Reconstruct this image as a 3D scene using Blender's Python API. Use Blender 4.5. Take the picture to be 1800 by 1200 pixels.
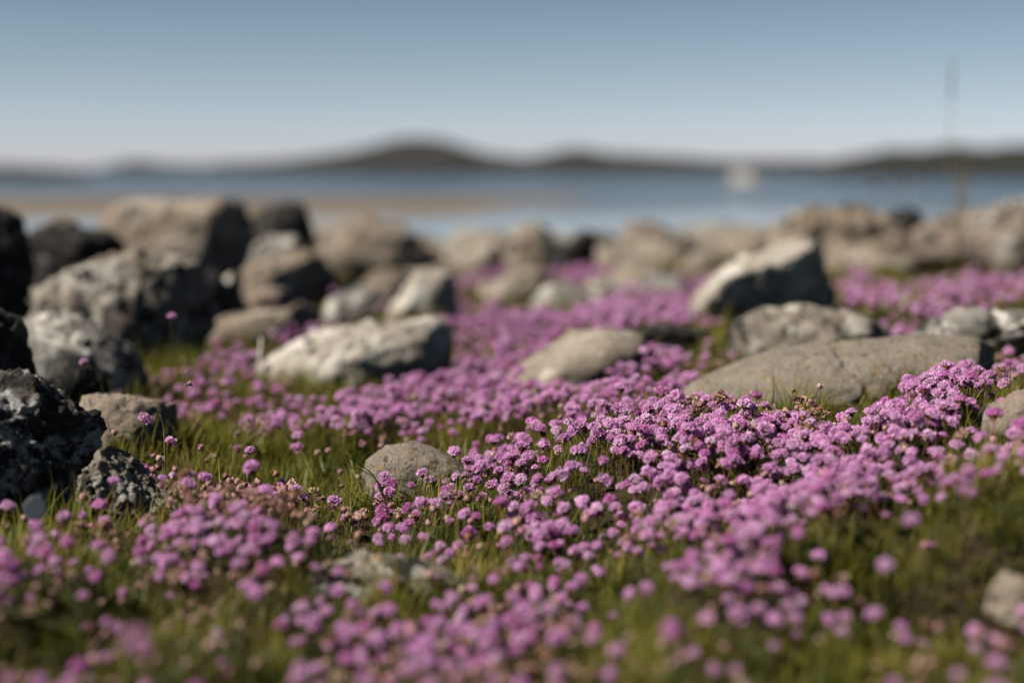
import bpy, bmesh, math, random
import numpy as np
from mathutils import Vector, Matrix

for o in list(bpy.data.objects):
    bpy.data.objects.remove(o)
S = bpy.context.scene
C = S.collection
R = math.radians

# ------------------------------------------------------------------ camera
CAM_Z = 2.5                       # metres above the sea
F = 2500.0                        # focal length in photo pixels (50 mm on 36 mm, 1800 px)
HORIZON = 300.0
PITCH = math.atan((600 - HORIZON) / F)
cd = bpy.data.cameras.new('camera')
cd.lens = 50; cd.sensor_width = 36; cd.clip_start = 0.02; cd.clip_end = 20000
cd.dof.use_dof = True; cd.dof.focus_distance = 2.30; cd.dof.aperture_fstop = 1.1
cam = bpy.data.objects.new('camera', cd); C.objects.link(cam)
cam.location = (0, 0, CAM_Z); cam.rotation_euler = (math.pi / 2 - PITCH, 0, 0)
S.camera = cam

# ------------------------------------------------------------------ sky, sun, exposure
SUN_EL, SUN_AZ = R(46), R(-110)    # azimuth from +Y (view direction), negative = to the left
sun_dir = Vector((math.sin(SUN_AZ) * math.cos(SUN_EL), math.cos(SUN_AZ) * math.cos(SUN_EL), math.sin(SUN_EL)))
W = bpy.data.worlds.new('World'); S.world = W; W.use_nodes = True
nt = W.node_tree; nt.nodes.clear()
out = nt.nodes.new('ShaderNodeOutputWorld'); bg = nt.nodes.new('ShaderNodeBackground')
sky = nt.nodes.new('ShaderNodeTexSky'); sky.sky_type = 'NISHITA'; sky.sun_disc = False
sky.sun_elevation = SUN_EL; sky.sun_rotation = SUN_AZ
sky.altitude = 0; sky.air_density = 1.0; sky.dust_density = 0.3; sky.ozone_density = 2.0
hs = nt.nodes.new('ShaderNodeHueSaturation'); hs.inputs['Saturation'].default_value = 0.75
bg.inputs['Strength'].default_value = 0.075
# pale near the sea, deepening with height as the photograph's sky does
tcw = nt.nodes.new('ShaderNodeTexCoord'); sx = nt.nodes.new('ShaderNodeSeparateXYZ'); nt.links.new(tcw.outputs['Generated'], sx.inputs[0])
gr = nt.nodes.new('ShaderNodeValToRGB'); nt.links.new(sx.outputs[2], gr.inputs[0])
e = gr.color_ramp.elements
for p_, c_ in ((0.0, (0.80, 0.85, 1.12, 1)), (0.122, (0.40, 0.48, 0.515, 1))): e[0 if p_ == 0 else 1].position = p_; e[0 if p_ == 0 else 1].color = c_
q = e.new(0.06); q.color = (0.59, 0.645, 0.77, 1)
q = e.new(0.35); q.color = (0.15, 0.175, 0.205, 1)
q = e.new(1.0); q.color = (0.11, 0.13, 0.155, 1)
mu = nt.nodes.new('ShaderNodeMix'); mu.data_type = 'RGBA'; mu.blend_type = 'MULTIPLY'; mu.inputs[0].default_value = 1.0
nt.links.new(sky.outputs[0], hs.inputs['Color']); nt.links.new(hs.outputs[0], mu.inputs[6]); nt.links.new(gr.outputs[0], mu.inputs[7]); nt.links.new(mu.outputs[2], bg.inputs['Color'])
nt.links.new(bg.outputs[0], out.inputs['Surface'])
sl = bpy.data.lights.new('sun', 'SUN'); sl.energy = 5.0; sl.angle = R(0.5); sl.color = (1.0, 0.93, 0.82)
sun = bpy.data.objects.new('sun', sl); C.objects.link(sun)
sun.rotation_euler = (-sun_dir).to_track_quat('-Z', 'Y').to_euler()
sun.location = (-5, 3, 12)
S.view_settings.view_transform = 'Standard'; S.view_settings.look = 'None'
S.view_settings.exposure = 0.68; S.view_settings.gamma = 1.0; S.view_settings.use_curve_mapping = False
S.render.engine = 'CYCLES'
S.cycles.use_denoising = True
S.cycles.max_bounces = 6; S.cycles.diffuse_bounces = 0; S.cycles.transmission_bounces = 4
S.cycles.caustics_reflective = False; S.cycles.caustics_refractive = False

# ------------------------------------------------------------------ helpers
def px_point(px, py, d):
    """photo pixel + distance along +Y from the camera -> world point"""
    a, b = (px - 900) / F, -(py - 600) / F
    cy, cz = math.cos(PITCH) + b * math.sin(PITCH), -math.sin(PITCH) + b * math.cos(PITCH)
    t = d / cy
    return Vector((a * t, d, CAM_Z + cz * t))

def project(P):
    """world points (n,3) -> photo pixels and depth"""
    x, y, z = P[:, 0], P[:, 1], P[:, 2] - CAM_Z
    f = y * math.cos(PITCH) - z * math.sin(PITCH)
    u = y * math.sin(PITCH) + z * math.cos(PITCH)
    f = np.where(f < 0.05, 0.05, f)
    return 900 + F * x / f, 600 - F * u / f, f

def hash3(ix, iy, iz, seed):
    n = (ix * 374761393 + iy * 668265263 + iz * 2147483647 + seed * 1274126177) & 0xFFFFFFFF
    n = ((n ^ (n >> 13)) * 1274126177) & 0xFFFFFFFF
    n = ((n ^ (n >> 16)) * 2246822519) & 0xFFFFFFFF
    return ((n ^ (n >> 15)) & 0xFFFFFF) / float(0xFFFFFF)

def vnoise(P, seed=0):
    P = np.asarray(P, float)
    I = np.floor(P).astype(np.int64); f = P - I
    f = f * f * f * (f * (f * 6 - 15) + 10)
    r = 0
    for dx in (0, 1):
        for dy in (0, 1):
            for dz in (0, 1):
                w = (f[:, 0] if dx else 1 - f[:, 0]) * (f[:, 1] if dy else 1 - f[:, 1]) * (f[:, 2] if dz else 1 - f[:, 2])
                r = r + w * hash3(I[:, 0] + dx, I[:, 1] + dy, I[:, 2] + dz, seed)
    return r * 2 - 1

def fbm(P, scale, octv=4, seed=0, gain=0.5):
    r, a, s = 0, 1.0, scale
    for k in range(octv):
        r = r + a * vnoise(np.asarray(P) * s + 17.3 * k, seed + k); a *= gain; s *= 2.03
    return r

def xyz(x, y):
    return np.stack([x, y, np.zeros_like(x)], 1)

def mesh_obj(name, verts, faces, mats=None, parent=None, smooth=True, link=True, fmat=None, col=None):
    me = bpy.data.meshes.new(name)
    me.from_pydata([tuple(v) for v in verts], [], [tuple(f) for f in faces])
    for m in (mats if isinstance(mats, (list, tuple)) else [mats] if mats else []):
        me.materials.append(m)
    if fmat is not None: me.polygons.foreach_set('material_index', list(fmat))
    me.polygons.foreach_set('use_smooth', [smooth] * len(me.polygons))
    if col is not None:
        a = me.attributes.new('tint', 'FLOAT', 'POINT'); a.data.foreach_set('value', list(col))
    me.update()
    o = bpy.data.objects.new(name, me)
    if link: C.objects.link(o)
    if parent: o.parent = parent
    return o

def tag(o, label=None, cat=None, group=None, kind=None):
    for k, v in (('label', label), ('category', cat), ('group', group), ('kind', kind)):
        if v: o[k] = v
    return o

# ------------------------------------------------------------------ materials
def new_mat(name):
    m = bpy.data.materials.new(name); m.use_nodes = True
    n = m.node_tree; b = n.nodes['Principled BSDF']
    return m, n, b

def N(n, typ, **kw):
    x = n.nodes.new(typ)
    for k, v in kw.items():
        if k in x.inputs: x.inputs[k].default_value = v
        else: setattr(x, k, v)
    return x

def ramp(n, fac, stops, interp='LINEAR'):
    r = n.nodes.new('ShaderNodeValToRGB'); r.color_ramp.interpolation = interp
    e = r.color_ramp.elements
    while len(e) < len(stops): e.new(0.5)
    for k, (p, c) in enumerate(stops):
        e[k].position = p
        e[k].color = (*c, 1) if isinstance(c, (tuple, list)) else (c, c, c, 1)
    n.links.new(fac, r.inputs[0]); return r.outputs[0]

def mixc(n, fac, a, b, mode='MIX'):
    m = n.nodes.new('ShaderNodeMix'); m.data_type = 'RGBA'; m.blend_type = mode
    for sock, v in ((m.inputs[0], fac), (m.inputs[6], a), (m.inputs[7], b)):
        if hasattr(v, 'links'): n.links.new(v, sock)
        elif isinstance(v, (int, float)): sock.default_value = v
        else: sock.default_value = (*v, 1)
    return m.outputs[2]

def noise_tex(n, vec, scale, detail=5, rough=0.6, dist=0.0):
    t = N(n, 'ShaderNodeTexNoise', Scale=scale, Detail=detail, Roughness=rough, Distortion=dist)
    n.links.new(vec, t.inputs['Vector']); return t.outputs[0]

def rock_mat(name, a, b, dark=0.4, light=0.3, ochre=0.1, bump=0.5, darkc=(0.018, 0.017, 0.016), lightc=(0.56, 0.53, 0.47), patch=9.0):
    g_ = lambda c: tuple(0.87 * (0.93 * q + 0.07 * sum(c) / 3) for q in c)
    a, b, lightc = g_(a), g_(b), g_(lightc)
    m, n, p = new_mat(name)
    tc = N(n, 'ShaderNodeTexCoord'); oi = N(n, 'ShaderNodeObjectInfo')
    off = N(n, 'ShaderNodeVectorMath', operation='MULTIPLY_ADD')
    cmb = N(n, 'ShaderNodeCombineXYZ')
    for k in range(3): n.links.new(oi.outputs['Random'], cmb.inputs[k])
    n.links.new(cmb.outputs[0], off.inputs[0]); off.inputs[1].default_value = (37, 53, 71); n.links.new(tc.outputs['Object'], off.inputs[2])
    v = off.outputs[0]
    base = mixc(n, ramp(n, noise_tex(n, v, patch * 0.7, 6, 0.62), [(0.38, 0.0), (0.62, 1.0)]), a, b)
    grain = noise_tex(n, v, 190, 3, 0.7)
    base = mixc(n, 0.55, base, ramp(n, grain, [(0.3, 0.25), (0.5, 0.5), (0.7, 0.78)]), 'OVERLAY')
    if ochre:
        base = mixc(n, ramp(n, noise_tex(n, v, patch * 3.1, 6, 0.75), [(0.66 - ochre * 0.3, 0.0), (0.70 - ochre * 0.22, 1.0)]), base, (0.26, 0.15, 0.05))
    lt = ramp(n, noise_tex(n, v, patch, 7, 0.68, 0.4), [(0.62 - light * 0.28, 0.0), (0.665 - light * 0.25, 1.0)])
    base = mixc(n, lt, base, lightc)
    dk = ramp(n, noise_tex(n, v, patch * 1.7, 8, 0.72, 0.3), [(0.66 - dark * 0.34, 0.0), (0.70 - dark * 0.31, 1.0)])
    base = mixc(n, dk, base, darkc)
    n.links.new(base, p.inputs['Base Color'])
    p.inputs['Roughness'].default_value = 0.86; p.inputs['Specular IOR Level'].default_value = 0.25
    h = mixc(n, 0.5, noise_tex(n, v, 45, 8, 0.72), noise_tex(n, v, 170, 4, 0.7))
    bp = N(n, 'ShaderNodeBump', Strength=bump, Distance=0.012); n.links.new(h, bp.inputs['Height']); n.links.new(bp.outputs[0], p.inputs['Normal'])
    return m

MR = dict(
    pale=rock_mat('rock_pale', (0.29, 0.25, 0.205), (0.40, 0.36, 0.31), 0.2, 0.36, 0.08, 0.7),
    tan=rock_mat('rock_tan', (0.20, 0.158, 0.118), (0.30, 0.24, 0.185), 0.33, 0.26, 0.15, 0.7, lightc=(0.42, 0.37, 0.31)),
    flat=rock_mat('rock_flat', (0.205, 0.183, 0.155), (0.265, 0.235, 0.198), 0.26, 0.05, 0.42, 1.0, patch=34, darkc=(0.07, 0.055, 0.04), lightc=(0.34, 0.30, 0.245)),
    black=rock_mat('rock_black', (0.05, 0.047, 0.043), (0.12, 0.105, 0.09), 0.7, 0.12, 0.1, 0.8, patch=12, lightc=(0.32, 0.31, 0.30)),
    mottled=rock_mat('rock_mottled', (0.16, 0.135, 0.11), (0.26, 0.225, 0.185), 0.42, 0.40, 0.2, 0.8, patch=10, lightc=(0.44, 0.41, 0.36)),
    grey=rock_mat('rock_grey', (0.15, 0.14, 0.128), (0.25, 0.232, 0.21), 0.36, 0.34, 0.08, 0.7),
    outcrop=rock_mat('rock_outcrop', (0.16, 0.125, 0.092), (0.23, 0.185, 0.142), 0.40, 0.28, 0.35, 0.8, patch=7, lightc=(0.42, 0.36, 0.29)),
    beige=rock_mat('rock_beige', (0.22, 0.18, 0.14), (0.32, 0.27, 0.215), 0.24, 0.22, 0.1, 0.7, lightc=(0.42, 0.37, 0.31)),
    crag=rock_mat('rock_crag', (0.06, 0.055, 0.05), (0.15, 0.13, 0.11), 0.55, 0.45, 0.15, 0.9, patch=16, lightc=(0.40, 0.39, 0.38)),
    rose=rock_mat('rock_rose', (0.24, 0.18, 0.145), (0.20, 0.16, 0.13), 0.40, 0.28, 0.2, patch=7),
)

def leaf_mat(name, stops, transl=0.35, rough=0.55, tint_amt=0.35, spec=0.3, noise=False, thin=0.0):
    m, n, p = new_mat(name)
    oi = N(n, 'ShaderNodeObjectInfo')
    fac = oi.outputs['Random']
    if noise:
        nz = noise_tex(n, oi.outputs['Location'], 5.0, 4, 0.6)
        mr = N(n, 'ShaderNodeMapRange'); mr.inputs['From Min'].default_value = 0.3; mr.inputs['From Max'].default_value = 0.7; n.links.new(nz, mr.inputs['Value'])
        av = N(n, 'ShaderNodeMath', operation='MULTIPLY_ADD'); n.links.new(fac, av.inputs[0]); av.inputs[1].default_value = 0.55
        a2 = N(n, 'ShaderNodeMath', operation='MULTIPLY'); n.links.new(mr.outputs[0], a2.inputs[0]); a2.inputs[1].default_value = 0.45
        n.links.new(a2.outputs[0], av.inputs[2]); fac = av.outputs[0]
    col = ramp(n, fac, stops)
    at = N(n, 'ShaderNodeAttribute', attribute_name='tint')
    k = N(n, 'ShaderNodeMapRange'); k.inputs['To Min'].default_value = 1 - tint_amt; k.inputs['To Max'].default_value = 1 + tint_amt
    n.links.new(at.outputs['Fac'], k.inputs['Value'])
    vm = N(n, 'ShaderNodeVectorMath', operation='SCALE'); n.links.new(col, vm.inputs[0]); n.links.new(k.outputs[0], vm.inputs['Scale'])
    c = vm.outputs[0]
    n.links.new(c, p.inputs['Base Color']); p.inputs['Roughness'].default_value = rough; p.inputs['Specular IOR Level'].default_value = spec
    if transl:
        t = N(n, 'ShaderNodeBsdfTranslucent'); n.links.new(c, t.inputs['Color'])
        mx = N(n, 'ShaderNodeMixShader'); mx.inputs[0].default_value = transl
        n.links.new(p.outputs[0], mx.inputs[1]); n.links.new(t.outputs[0], mx.inputs[2])
        res = mx.outputs[0]
        if thin:
            tr = N(n, 'ShaderNodeBsdfTransparent'); tr.inputs['Color'].default_value = (0.95, 0.72, 0.93, 1)
            m2 = N(n, 'ShaderNodeMixShader'); m2.inputs[0].default_value = thin
            n.links.new(res, m2.inputs[1]); n.links.new(tr.outputs[0], m2.inputs[2]); res = m2.outputs[0]
        n.links.new(res, n.nodes['Material Output'].inputs['Surface'])
    return m

M_petal = leaf_mat('petal_pink', [(0.0, (0.82, 0.40, 0.76)), (0.25, (0.90, 0.52, 0.84)), (0.5, (0.89, 0.45, 0.78)), (0.75, (0.92, 0.64, 0.87)), (0.9, (0.82, 0.34, 0.69)), (1.0, (0.70, 0.24, 0.58))], 0.45, 0.4, 0.42, 0.35, thin=0.34)
M_bract = leaf_mat('bract_brown', [(0.0, (0.22, 0.075, 0.05)), (1.0, (0.30, 0.14, 0.08))], 0.2, 0.6)
M_bud = leaf_mat('bud_blush', [(0.0, (0.56, 0.34, 0.29)), (0.3, (0.46, 0.22, 0.25)), (0.55, (0.60, 0.44, 0.33)), (0.8, (0.40, 0.22, 0.16)), (1.0, (0.26, 0.12, 0.085))], 0.3, 0.5, 0.45)
M_stem = leaf_mat('stem_green', [(0.0, (0.085, 0.09, 0.025)), (0.45, (0.13, 0.09, 0.04)), (1.0, (0.20, 0.085, 0.05))], 0.15)
M_grass = leaf_mat('grass_blade', [(0.0, (0.07, 0.09, 0.014)), (0.25, (0.12, 0.14, 0.016)), (0.5, (0.20, 0.195, 0.024)), (0.72, (0.30, 0.25, 0.055)), (0.88, (0.28, 0.22, 0.09)), (1.0, (0.40, 0.31, 0.17))], 0.42, 0.45, 0.45, noise=True)
M_cushion = leaf_mat('cushion_leaf', [(0.0, (0.055, 0.075, 0.014)), (0.5, (0.085, 0.10, 0.02)), (0.85, (0.125, 0.125, 0.03)), (1.0, (0.20, 0.15, 0.07))], 0.25, 0.5, 0.4, noise=True)
M_straw = leaf_mat('dry_straw', [(0.0, (0.30, 0.22, 0.11)), (1.0, (0.38, 0.27, 0.14))], 0.2)
M_darkstalk = leaf_mat('dark_sedge', [(0.0, (0.03, 0.045, 0.015)), (1.0, (0.06, 0.07, 0.02))], 0.15)

def simple(name, col, rough=0.6, **kw):
    m, n, p = new_mat(name); p.inputs['Base Color'].default_value = (*col, 1); p.inputs['Roughness'].default_value = rough
    tc = N(n, 'ShaderNodeTexCoord')
    c = mixc(n, 0.25, col, ramp(n, noise_tex(n, tc.outputs['Object'], kw.get('scale', 30), 4), [(0.3, 0.3), (0.7, 0.7)]), 'OVERLAY')
    n.links.new(c, p.inputs['Base Color'])
    return m

# ------------------------------------------------------------------ terrain
CTRL = [  # photo pixel of the flower heads over this spot, distance
    (100, 1150, 1.42), (900, 1150, 1.42), (1500, 1150, 1.42), (1720, 1080, 1.50), (1700, 1010, 1.62),
    (1760, 765, 1.75), (1500, 810, 1.85), (1250, 885, 1.85), (1000, 955, 1.90), (720, 985, 1.90), (430, 905, 1.85),
    (100, 965, 1.70), (-150, 950, 1.8), (250, 1040, 1.62), (700, 1060, 1.62), (1560, 960, 1.68),
    (240, 800, 2.30), (450, 835, 2.30), (640, 875, 2.28), (850, 800, 2.30), (1050, 715, 2.30), (1250, 708, 2.30),
    (1450, 712, 2.30), (1600, 680, 2.40), (1720, 645, 2.40), (1950, 640, 2.3), (50, 850, 2.3),
    (450, 705, 3.0), (700, 695, 3.05), (980, 675, 3.05), (1140, 690, 2.7), (1200, 645, 3.1), (750, 780, 2.6), (550, 760, 2.65), (690, 838, 2.36), (740, 822, 2.38),
    (350, 640, 3.4), (150, 700, 2.9), (700, 640, 3.5), (850, 560, 4.5), (1150, 540, 4.3), (1300, 560, 3.9), (1480, 640, 3.0), (1620, 605, 3.3),
    (1650, 515, 4.0), (1800, 505, 4.0), (1950, 500, 4.2), (400, 560, 4.6), (100, 560, 4.6), (-150, 560, 4.6),
    (650, 512, 6.0), (1000, 490, 6.0), (1200, 492, 5.5), (300, 510, 6.0), (1550, 470, 5.5), (1800, 450, 6.0),
    (1050, 462, 7.5), (500, 470, 7.5), (1400, 450, 7.5), (0, 470, 7.5), (1900, 430, 8.0), (300, 440, 10), (900, 437, 10), (1500, 425, 10)]
HEAD = 0.070
_cp = np.array([list(px_point(*c)) for c in CTRL]); _cp[:, 2] -= HEAD
HOLLOWS = []
for a_, b_, d_, h_, rx_, ry_ in ((1690, 975, 1.64, 0.19, 0.13, 0.07), (1560, 1000, 1.6, 0.07, 0.04, 0.04), (50, 1085, 1.52, 0.09, 0.07, 0.05), (240, 1025, 1.64, 0.09, 0.06, 0.05), (420, 1075, 1.5, 0.06, 0.05, 0.04), (1130, 705, 2.62, 0.07, 0.12, 0.08), (880, 880, 2.1, 0.04, 0.05, 0.04)):
    _q = px_point(a_, b_, d_); HOLLOWS.append((_q.x, _q.y, h_, rx_, ry_))
def ground(x, y):
    x = np.atleast_1d(np.asarray(x, float)); y = np.atleast_1d(np.asarray(y, float))
    yy = np.clip(y, 1.0, 10.0)
    k = 1.0 / np.maximum(yy, 1.3)                       # compare places at the scale they are seen
    xx = np.clip(x * k, -0.55, 0.55)
    cx, cy = _cp[:, 0] / _cp[:, 1], np.log(_cp[:, 1])
    D = (xx[:, None] - cx[None]) ** 2 * 2.2 + (np.log(yy)[:, None] - cy[None]) ** 2
    w = 1.0 / (D + 0.0016) ** 2
    z = (w * _cp[None, :, 2]).sum(1) / w.sum(1)
    for hx, hy, hz, rx_, ry_ in HOLLOWS:
        q = ((x - hx) / rx_) ** 2 + ((y - hy) / ry_) ** 2
        z = z - hz / (1 + q ** 5)
    z = z + (0.022 * fbm(xyz(x, y), 3.1, 3, 5) + 0.012 * fbm(xyz(x, y), 9.5, 2, 15)) * np.clip(y / 1.2, 0.3, 1.0)
    fall = np.clip((y - 10.5) / 26.0, 0, 1); fall = fall * fall * (3 - 2 * fall)
    z = z * (1 - fall) + fall * (-0.9 + 0.15 * fbm(xyz(x, y), 0.3, 3, 9))
    return z

def axis(segs):
    r = []
    for a, b, s in segs: r += list(np.arange(a, b - 1e-6, s))
    return np.array(r + [segs[-1][1]])
gx = axis([(-70, -20, 2.5), (-20, -6, 0.7), (-6, -2.4, 0.12), (-2.4, -1.3, 0.05), (-1.3, 1.3, 0.025), (1.3, 2.4, 0.05), (2.4, 6, 0.12), (6, 20, 0.7), (20, 70, 2.5)])
gy = axis([(-25, -5, 2.0), (-5, 0.5, 0.3), (0.5, 3.4, 0.025), (3.4, 6, 0.06), (6, 12, 0.15), (12, 45, 0.8)])
GX, GY = np.meshgrid(gx, gy)
gz = np.concatenate([ground(a, b) for a, b in zip(GX, GY)])
gz = gz + 0.008 * fbm(xyz(GX.ravel(), GY.ravel()), 22, 2, 3)
nx, ny = len(gx), len(gy)
gf = [(j * nx + i, j * nx + i + 1, (j + 1) * nx + i + 1, (j + 1) * nx + i) for j in range(ny - 1) for i in range(nx - 1)]
m, n, p = new_mat('turf_soil')
tc = N(n, 'ShaderNodeTexCoord'); v = tc.outputs['Object']
c = mixc(n, ramp(n, noise_tex(n, v, 5, 6), [(0.35, 0.0), (0.6, 1.0)]), (0.035, 0.034, 0.013), (0.04, 0.029, 0.017))
c = mixc(n, ramp(n, noise_tex(n, v, 60, 5, 0.7), [(0.5, 0.0), (0.66, 1.0)]), c, (0.085, 0.06, 0.034))
sp = N(n, 'ShaderNodeSeparateXYZ'); n.links.new(v, sp.inputs[0])
far = N(n, 'ShaderNodeMapRange'); far.inputs['From Min'].default_value = 5.5; far.inputs['From Max'].default_value = 9
n.links.new(sp.outputs[1], far.inputs['Value'])
gravel = mixc(n, ramp(n, noise_tex(n, v, 9, 7, 0.7), [(0.35, 0.0), (0.65, 1.0)]), (0.17, 0.13, 0.09), (0.30, 0.255, 0.20))
c = mixc(n, far.outputs[0], c, gravel)
n.links.new(c, p.inputs['Base Color']); p.inputs['Roughness'].default_value = 0.95; p.inputs['Specular IOR Level'].default_value = 0.1
bp = N(n, 'ShaderNodeBump', Strength=0.8, Distance=0.02); n.links.new(noise_tex(n, v, 70, 6, 0.7), bp.inputs['Height']); n.links.new(bp.outputs[0], p.inputs['Normal'])
tag(mesh_obj('ground', np.stack([GX.ravel(), GY.ravel(), gz], 1), gf, m), kind='structure')

# ------------------------------------------------------------------ sea, sandbank, islands
m, n, p = new_mat('sea_water')
p.inputs['Base Color'].default_value = (0.035, 0.055, 0.085, 1); p.inputs['Roughness'].default_value = 0.15
p.inputs['IOR'].default_value = 1.333
tc = N(n, 'ShaderNodeTexCoord')
mp = N(n, 'ShaderNodeMapping'); mp.inputs['Scale'].default_value = (0.5, 1.0, 1); n.links.new(tc.outputs['Object'], mp.inputs[0])
spx = N(n, 'ShaderNodeSeparateXYZ'); n.links.new(tc.outputs['Object'], spx.inputs[0])
calm = N(n, 'ShaderNodeMapRange'); calm.inputs['From Min'].default_value = 75; calm.inputs['From Max'].default_value = 190; calm.inputs['To Min'].default_value = 0.02; calm.inputs['To Max'].default_value = 1.3
n.links.new(spx.outputs[1], calm.inputs['Value'])
rw = N(n, 'ShaderNodeMapRange'); rw.inputs['From Min'].default_value = 0.05; rw.inputs['From Max'].default_value = 0.6; rw.inputs['To Min'].default_value = 0.03; rw.inputs['To Max'].default_value = 0.16
n.links.new(calm.outputs[0], rw.inputs['Value']); n.links.new(rw.outputs[0], p.inputs['Roughness'])
bp = N(n, 'ShaderNodeBump', Strength=1.0, Distance=0.30); n.links.new(calm.outputs[0], bp.inputs['Strength']); n.links.new(noise_tex(n, mp.outputs[0], 1.1, 5, 0.6), bp.inputs['Height']); n.links.new(bp.outputs[0], p.inputs['Normal'])
tag(mesh_obj('sea', [(-9000, -2000, 0), (9000, -2000, 0), (9000, 12000, 0), (-9000, 12000, 0)], [(0, 1, 2, 3)], m), kind='structure')

m, n, p = new_mat('wet_sand')
tc = N(n, 'ShaderNodeTexCoord')
c = mixc(n, ramp(n, noise_tex(n, tc.outputs['Object'], 0.12, 5), [(0.35, 0.0), (0.65, 1.0)]), (0.115, 0.088, 0.064), (0.155, 0.12, 0.088))
n.links.new(c, p.inputs['Base Color']); p.inputs['Roughness'].default_value = 0.7
xs = np.arange(-260, 41, 4.0); ys = np.arange(60, 156, 2.0)
XX, YY = np.meshgrid(xs, ys)
t = (YY - 107) / 35.0
edge = np.clip((7 - XX) / 45.0, 0, 1)
zz = 0.30 * edge ** 0.6 * (1 - np.abs(t) ** 2.2) - 0.06 + 0.05 * fbm(xyz(XX.ravel(), YY.ravel()), 0.05, 3, 4).reshape(XX.shape)
zz = np.maximum(zz, -0.5)
k = len(xs)
tag(mesh_obj('sandbank', np.stack([XX.ravel(), YY.ravel(), zz.ravel()], 1),
    [(j * k + i, j * k + i + 1, (j + 1) * k + i + 1, (j + 1) * k + i) for j in range(len(ys) - 1) for i in range(k - 1)], m), kind='structure')

def hill_mat(name, a, b, g, s=0.02):
    m, n, p = new_mat(name)
    tc = N(n, 'ShaderNodeTexCoord')
    c = mixc(n, ramp(n, noise_tex(n, tc.outputs['Object'], s, 6, 0.65), [(0.38, 0.0), (0.58, 1.0)]), a, b)
    c = mixc(n, ramp(n, noise_tex(n, tc.outputs['Object'], s * 1.9, 6, 0.7), [(0.44, 0.0), (0.54, 1.0)]), c, g)
    n.links.new(c, p.inputs['Base Color']); p.inputs['Roughness'].default_value = 0.95
    return m
def island(name, prof, dist, depth, mat, lift, amp):
    """ridge whose skyline follows profile points (photo px, py) at this distance"""
    px = np.array([q[0] for q in prof], float); py = np.array([q[1] for q in prof], float) - lift
    u = np.linspace(px[0], px[-1], 150); top = np.interp(u, px, py)
    rows = 15; V = []
    for j in range(rows):
        s = j / (rows - 1)
        for i in range(len(u)):
            q = px_point(u[i], top[i], dist)
            endf = min(1, min(i, len(u) - 1 - i) / 6.0)
            h = max(q.z, 0.3) * endf * math.sin(math.pi * s) ** 0.75
            V.append((q.x * (1 + (s - .5) * depth / dist), dist + (s - 0.5) * depth, h - 0.4))
    V = np.array(V)
    V[:, 2] += amp * fbm(V, 6.0 / depth, 5, 7) * np.clip(V[:, 2] / (V[:, 2].max() + 1e-6), 0, 1)
    k = len(u)
    o = mesh_obj(name, V, [(j * k + i, j * k + i + 1, (j + 1) * k + i + 1, (j + 1) * k + i) for j in range(rows - 1) for i in range(k - 1)], mat)
    return tag(o, kind='structure')
HM1 = hill_mat('hill_rock', (0.014, 0.012, 0.013), (0.022, 0.018, 0.018), (0.006, 0.008, 0.006))
HM2 = hill_mat('hill_wood', (0.008, 0.009, 0.006), (0.012, 0.010, 0.009), (0.006, 0.009, 0.005), 0.05)
island('island', [(-300, 300), (-100, 292), (60, 297), (160, 303), (210, 292), (245, 287), (300, 296), (360, 298), (430, 290), (520, 300)], 1250, 320, HM1, 6, 2.5)
island('island', [(380, 303), (430, 291), (490, 287), (545, 281), (600, 274), (650, 266), (695, 256), (740, 251), (785, 254), (825, 266), (860, 279), (920, 284), (975, 272), (1020, 267), (1080, 275), (1150, 281), (1250, 287), (1370, 288), (1460, 286), (1560, 296), (1700, 304)], 1000, 280, HM1, 6, 2.5)
island('headland', [(1410, 304), (1480, 285), (1530, 274), (1565, 266), (1620, 267), (1700, 265), (1800, 266), (1950, 262), (2200, 268), (2500, 290)], 600, 160, HM2, 8, 2)
island('skerry', [(-380, 305), (-200, 301), (-60, 303), (30, 300), (75, 298), (120, 303), (170, 309)], 420, 60, HM2, 3, 0.6)

# ------------------------------------------------------------------ boulders
FOOT = []     # (x, y, half width, half depth) of every stone
_ico = {}
def ico(sub):
    if sub not in _ico:
        bm = bmesh.new(); bmesh.ops.create_icosphere(bm, subdivisions=sub, radius=1)
        bm.verts.ensure_lookup_table()
        _ico[sub] = (np.array([v.co[:] for v in bm.verts]), [[v.index for v in f.verts] for f in bm.faces]); bm.free()
    return _ico[sub]

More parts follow.
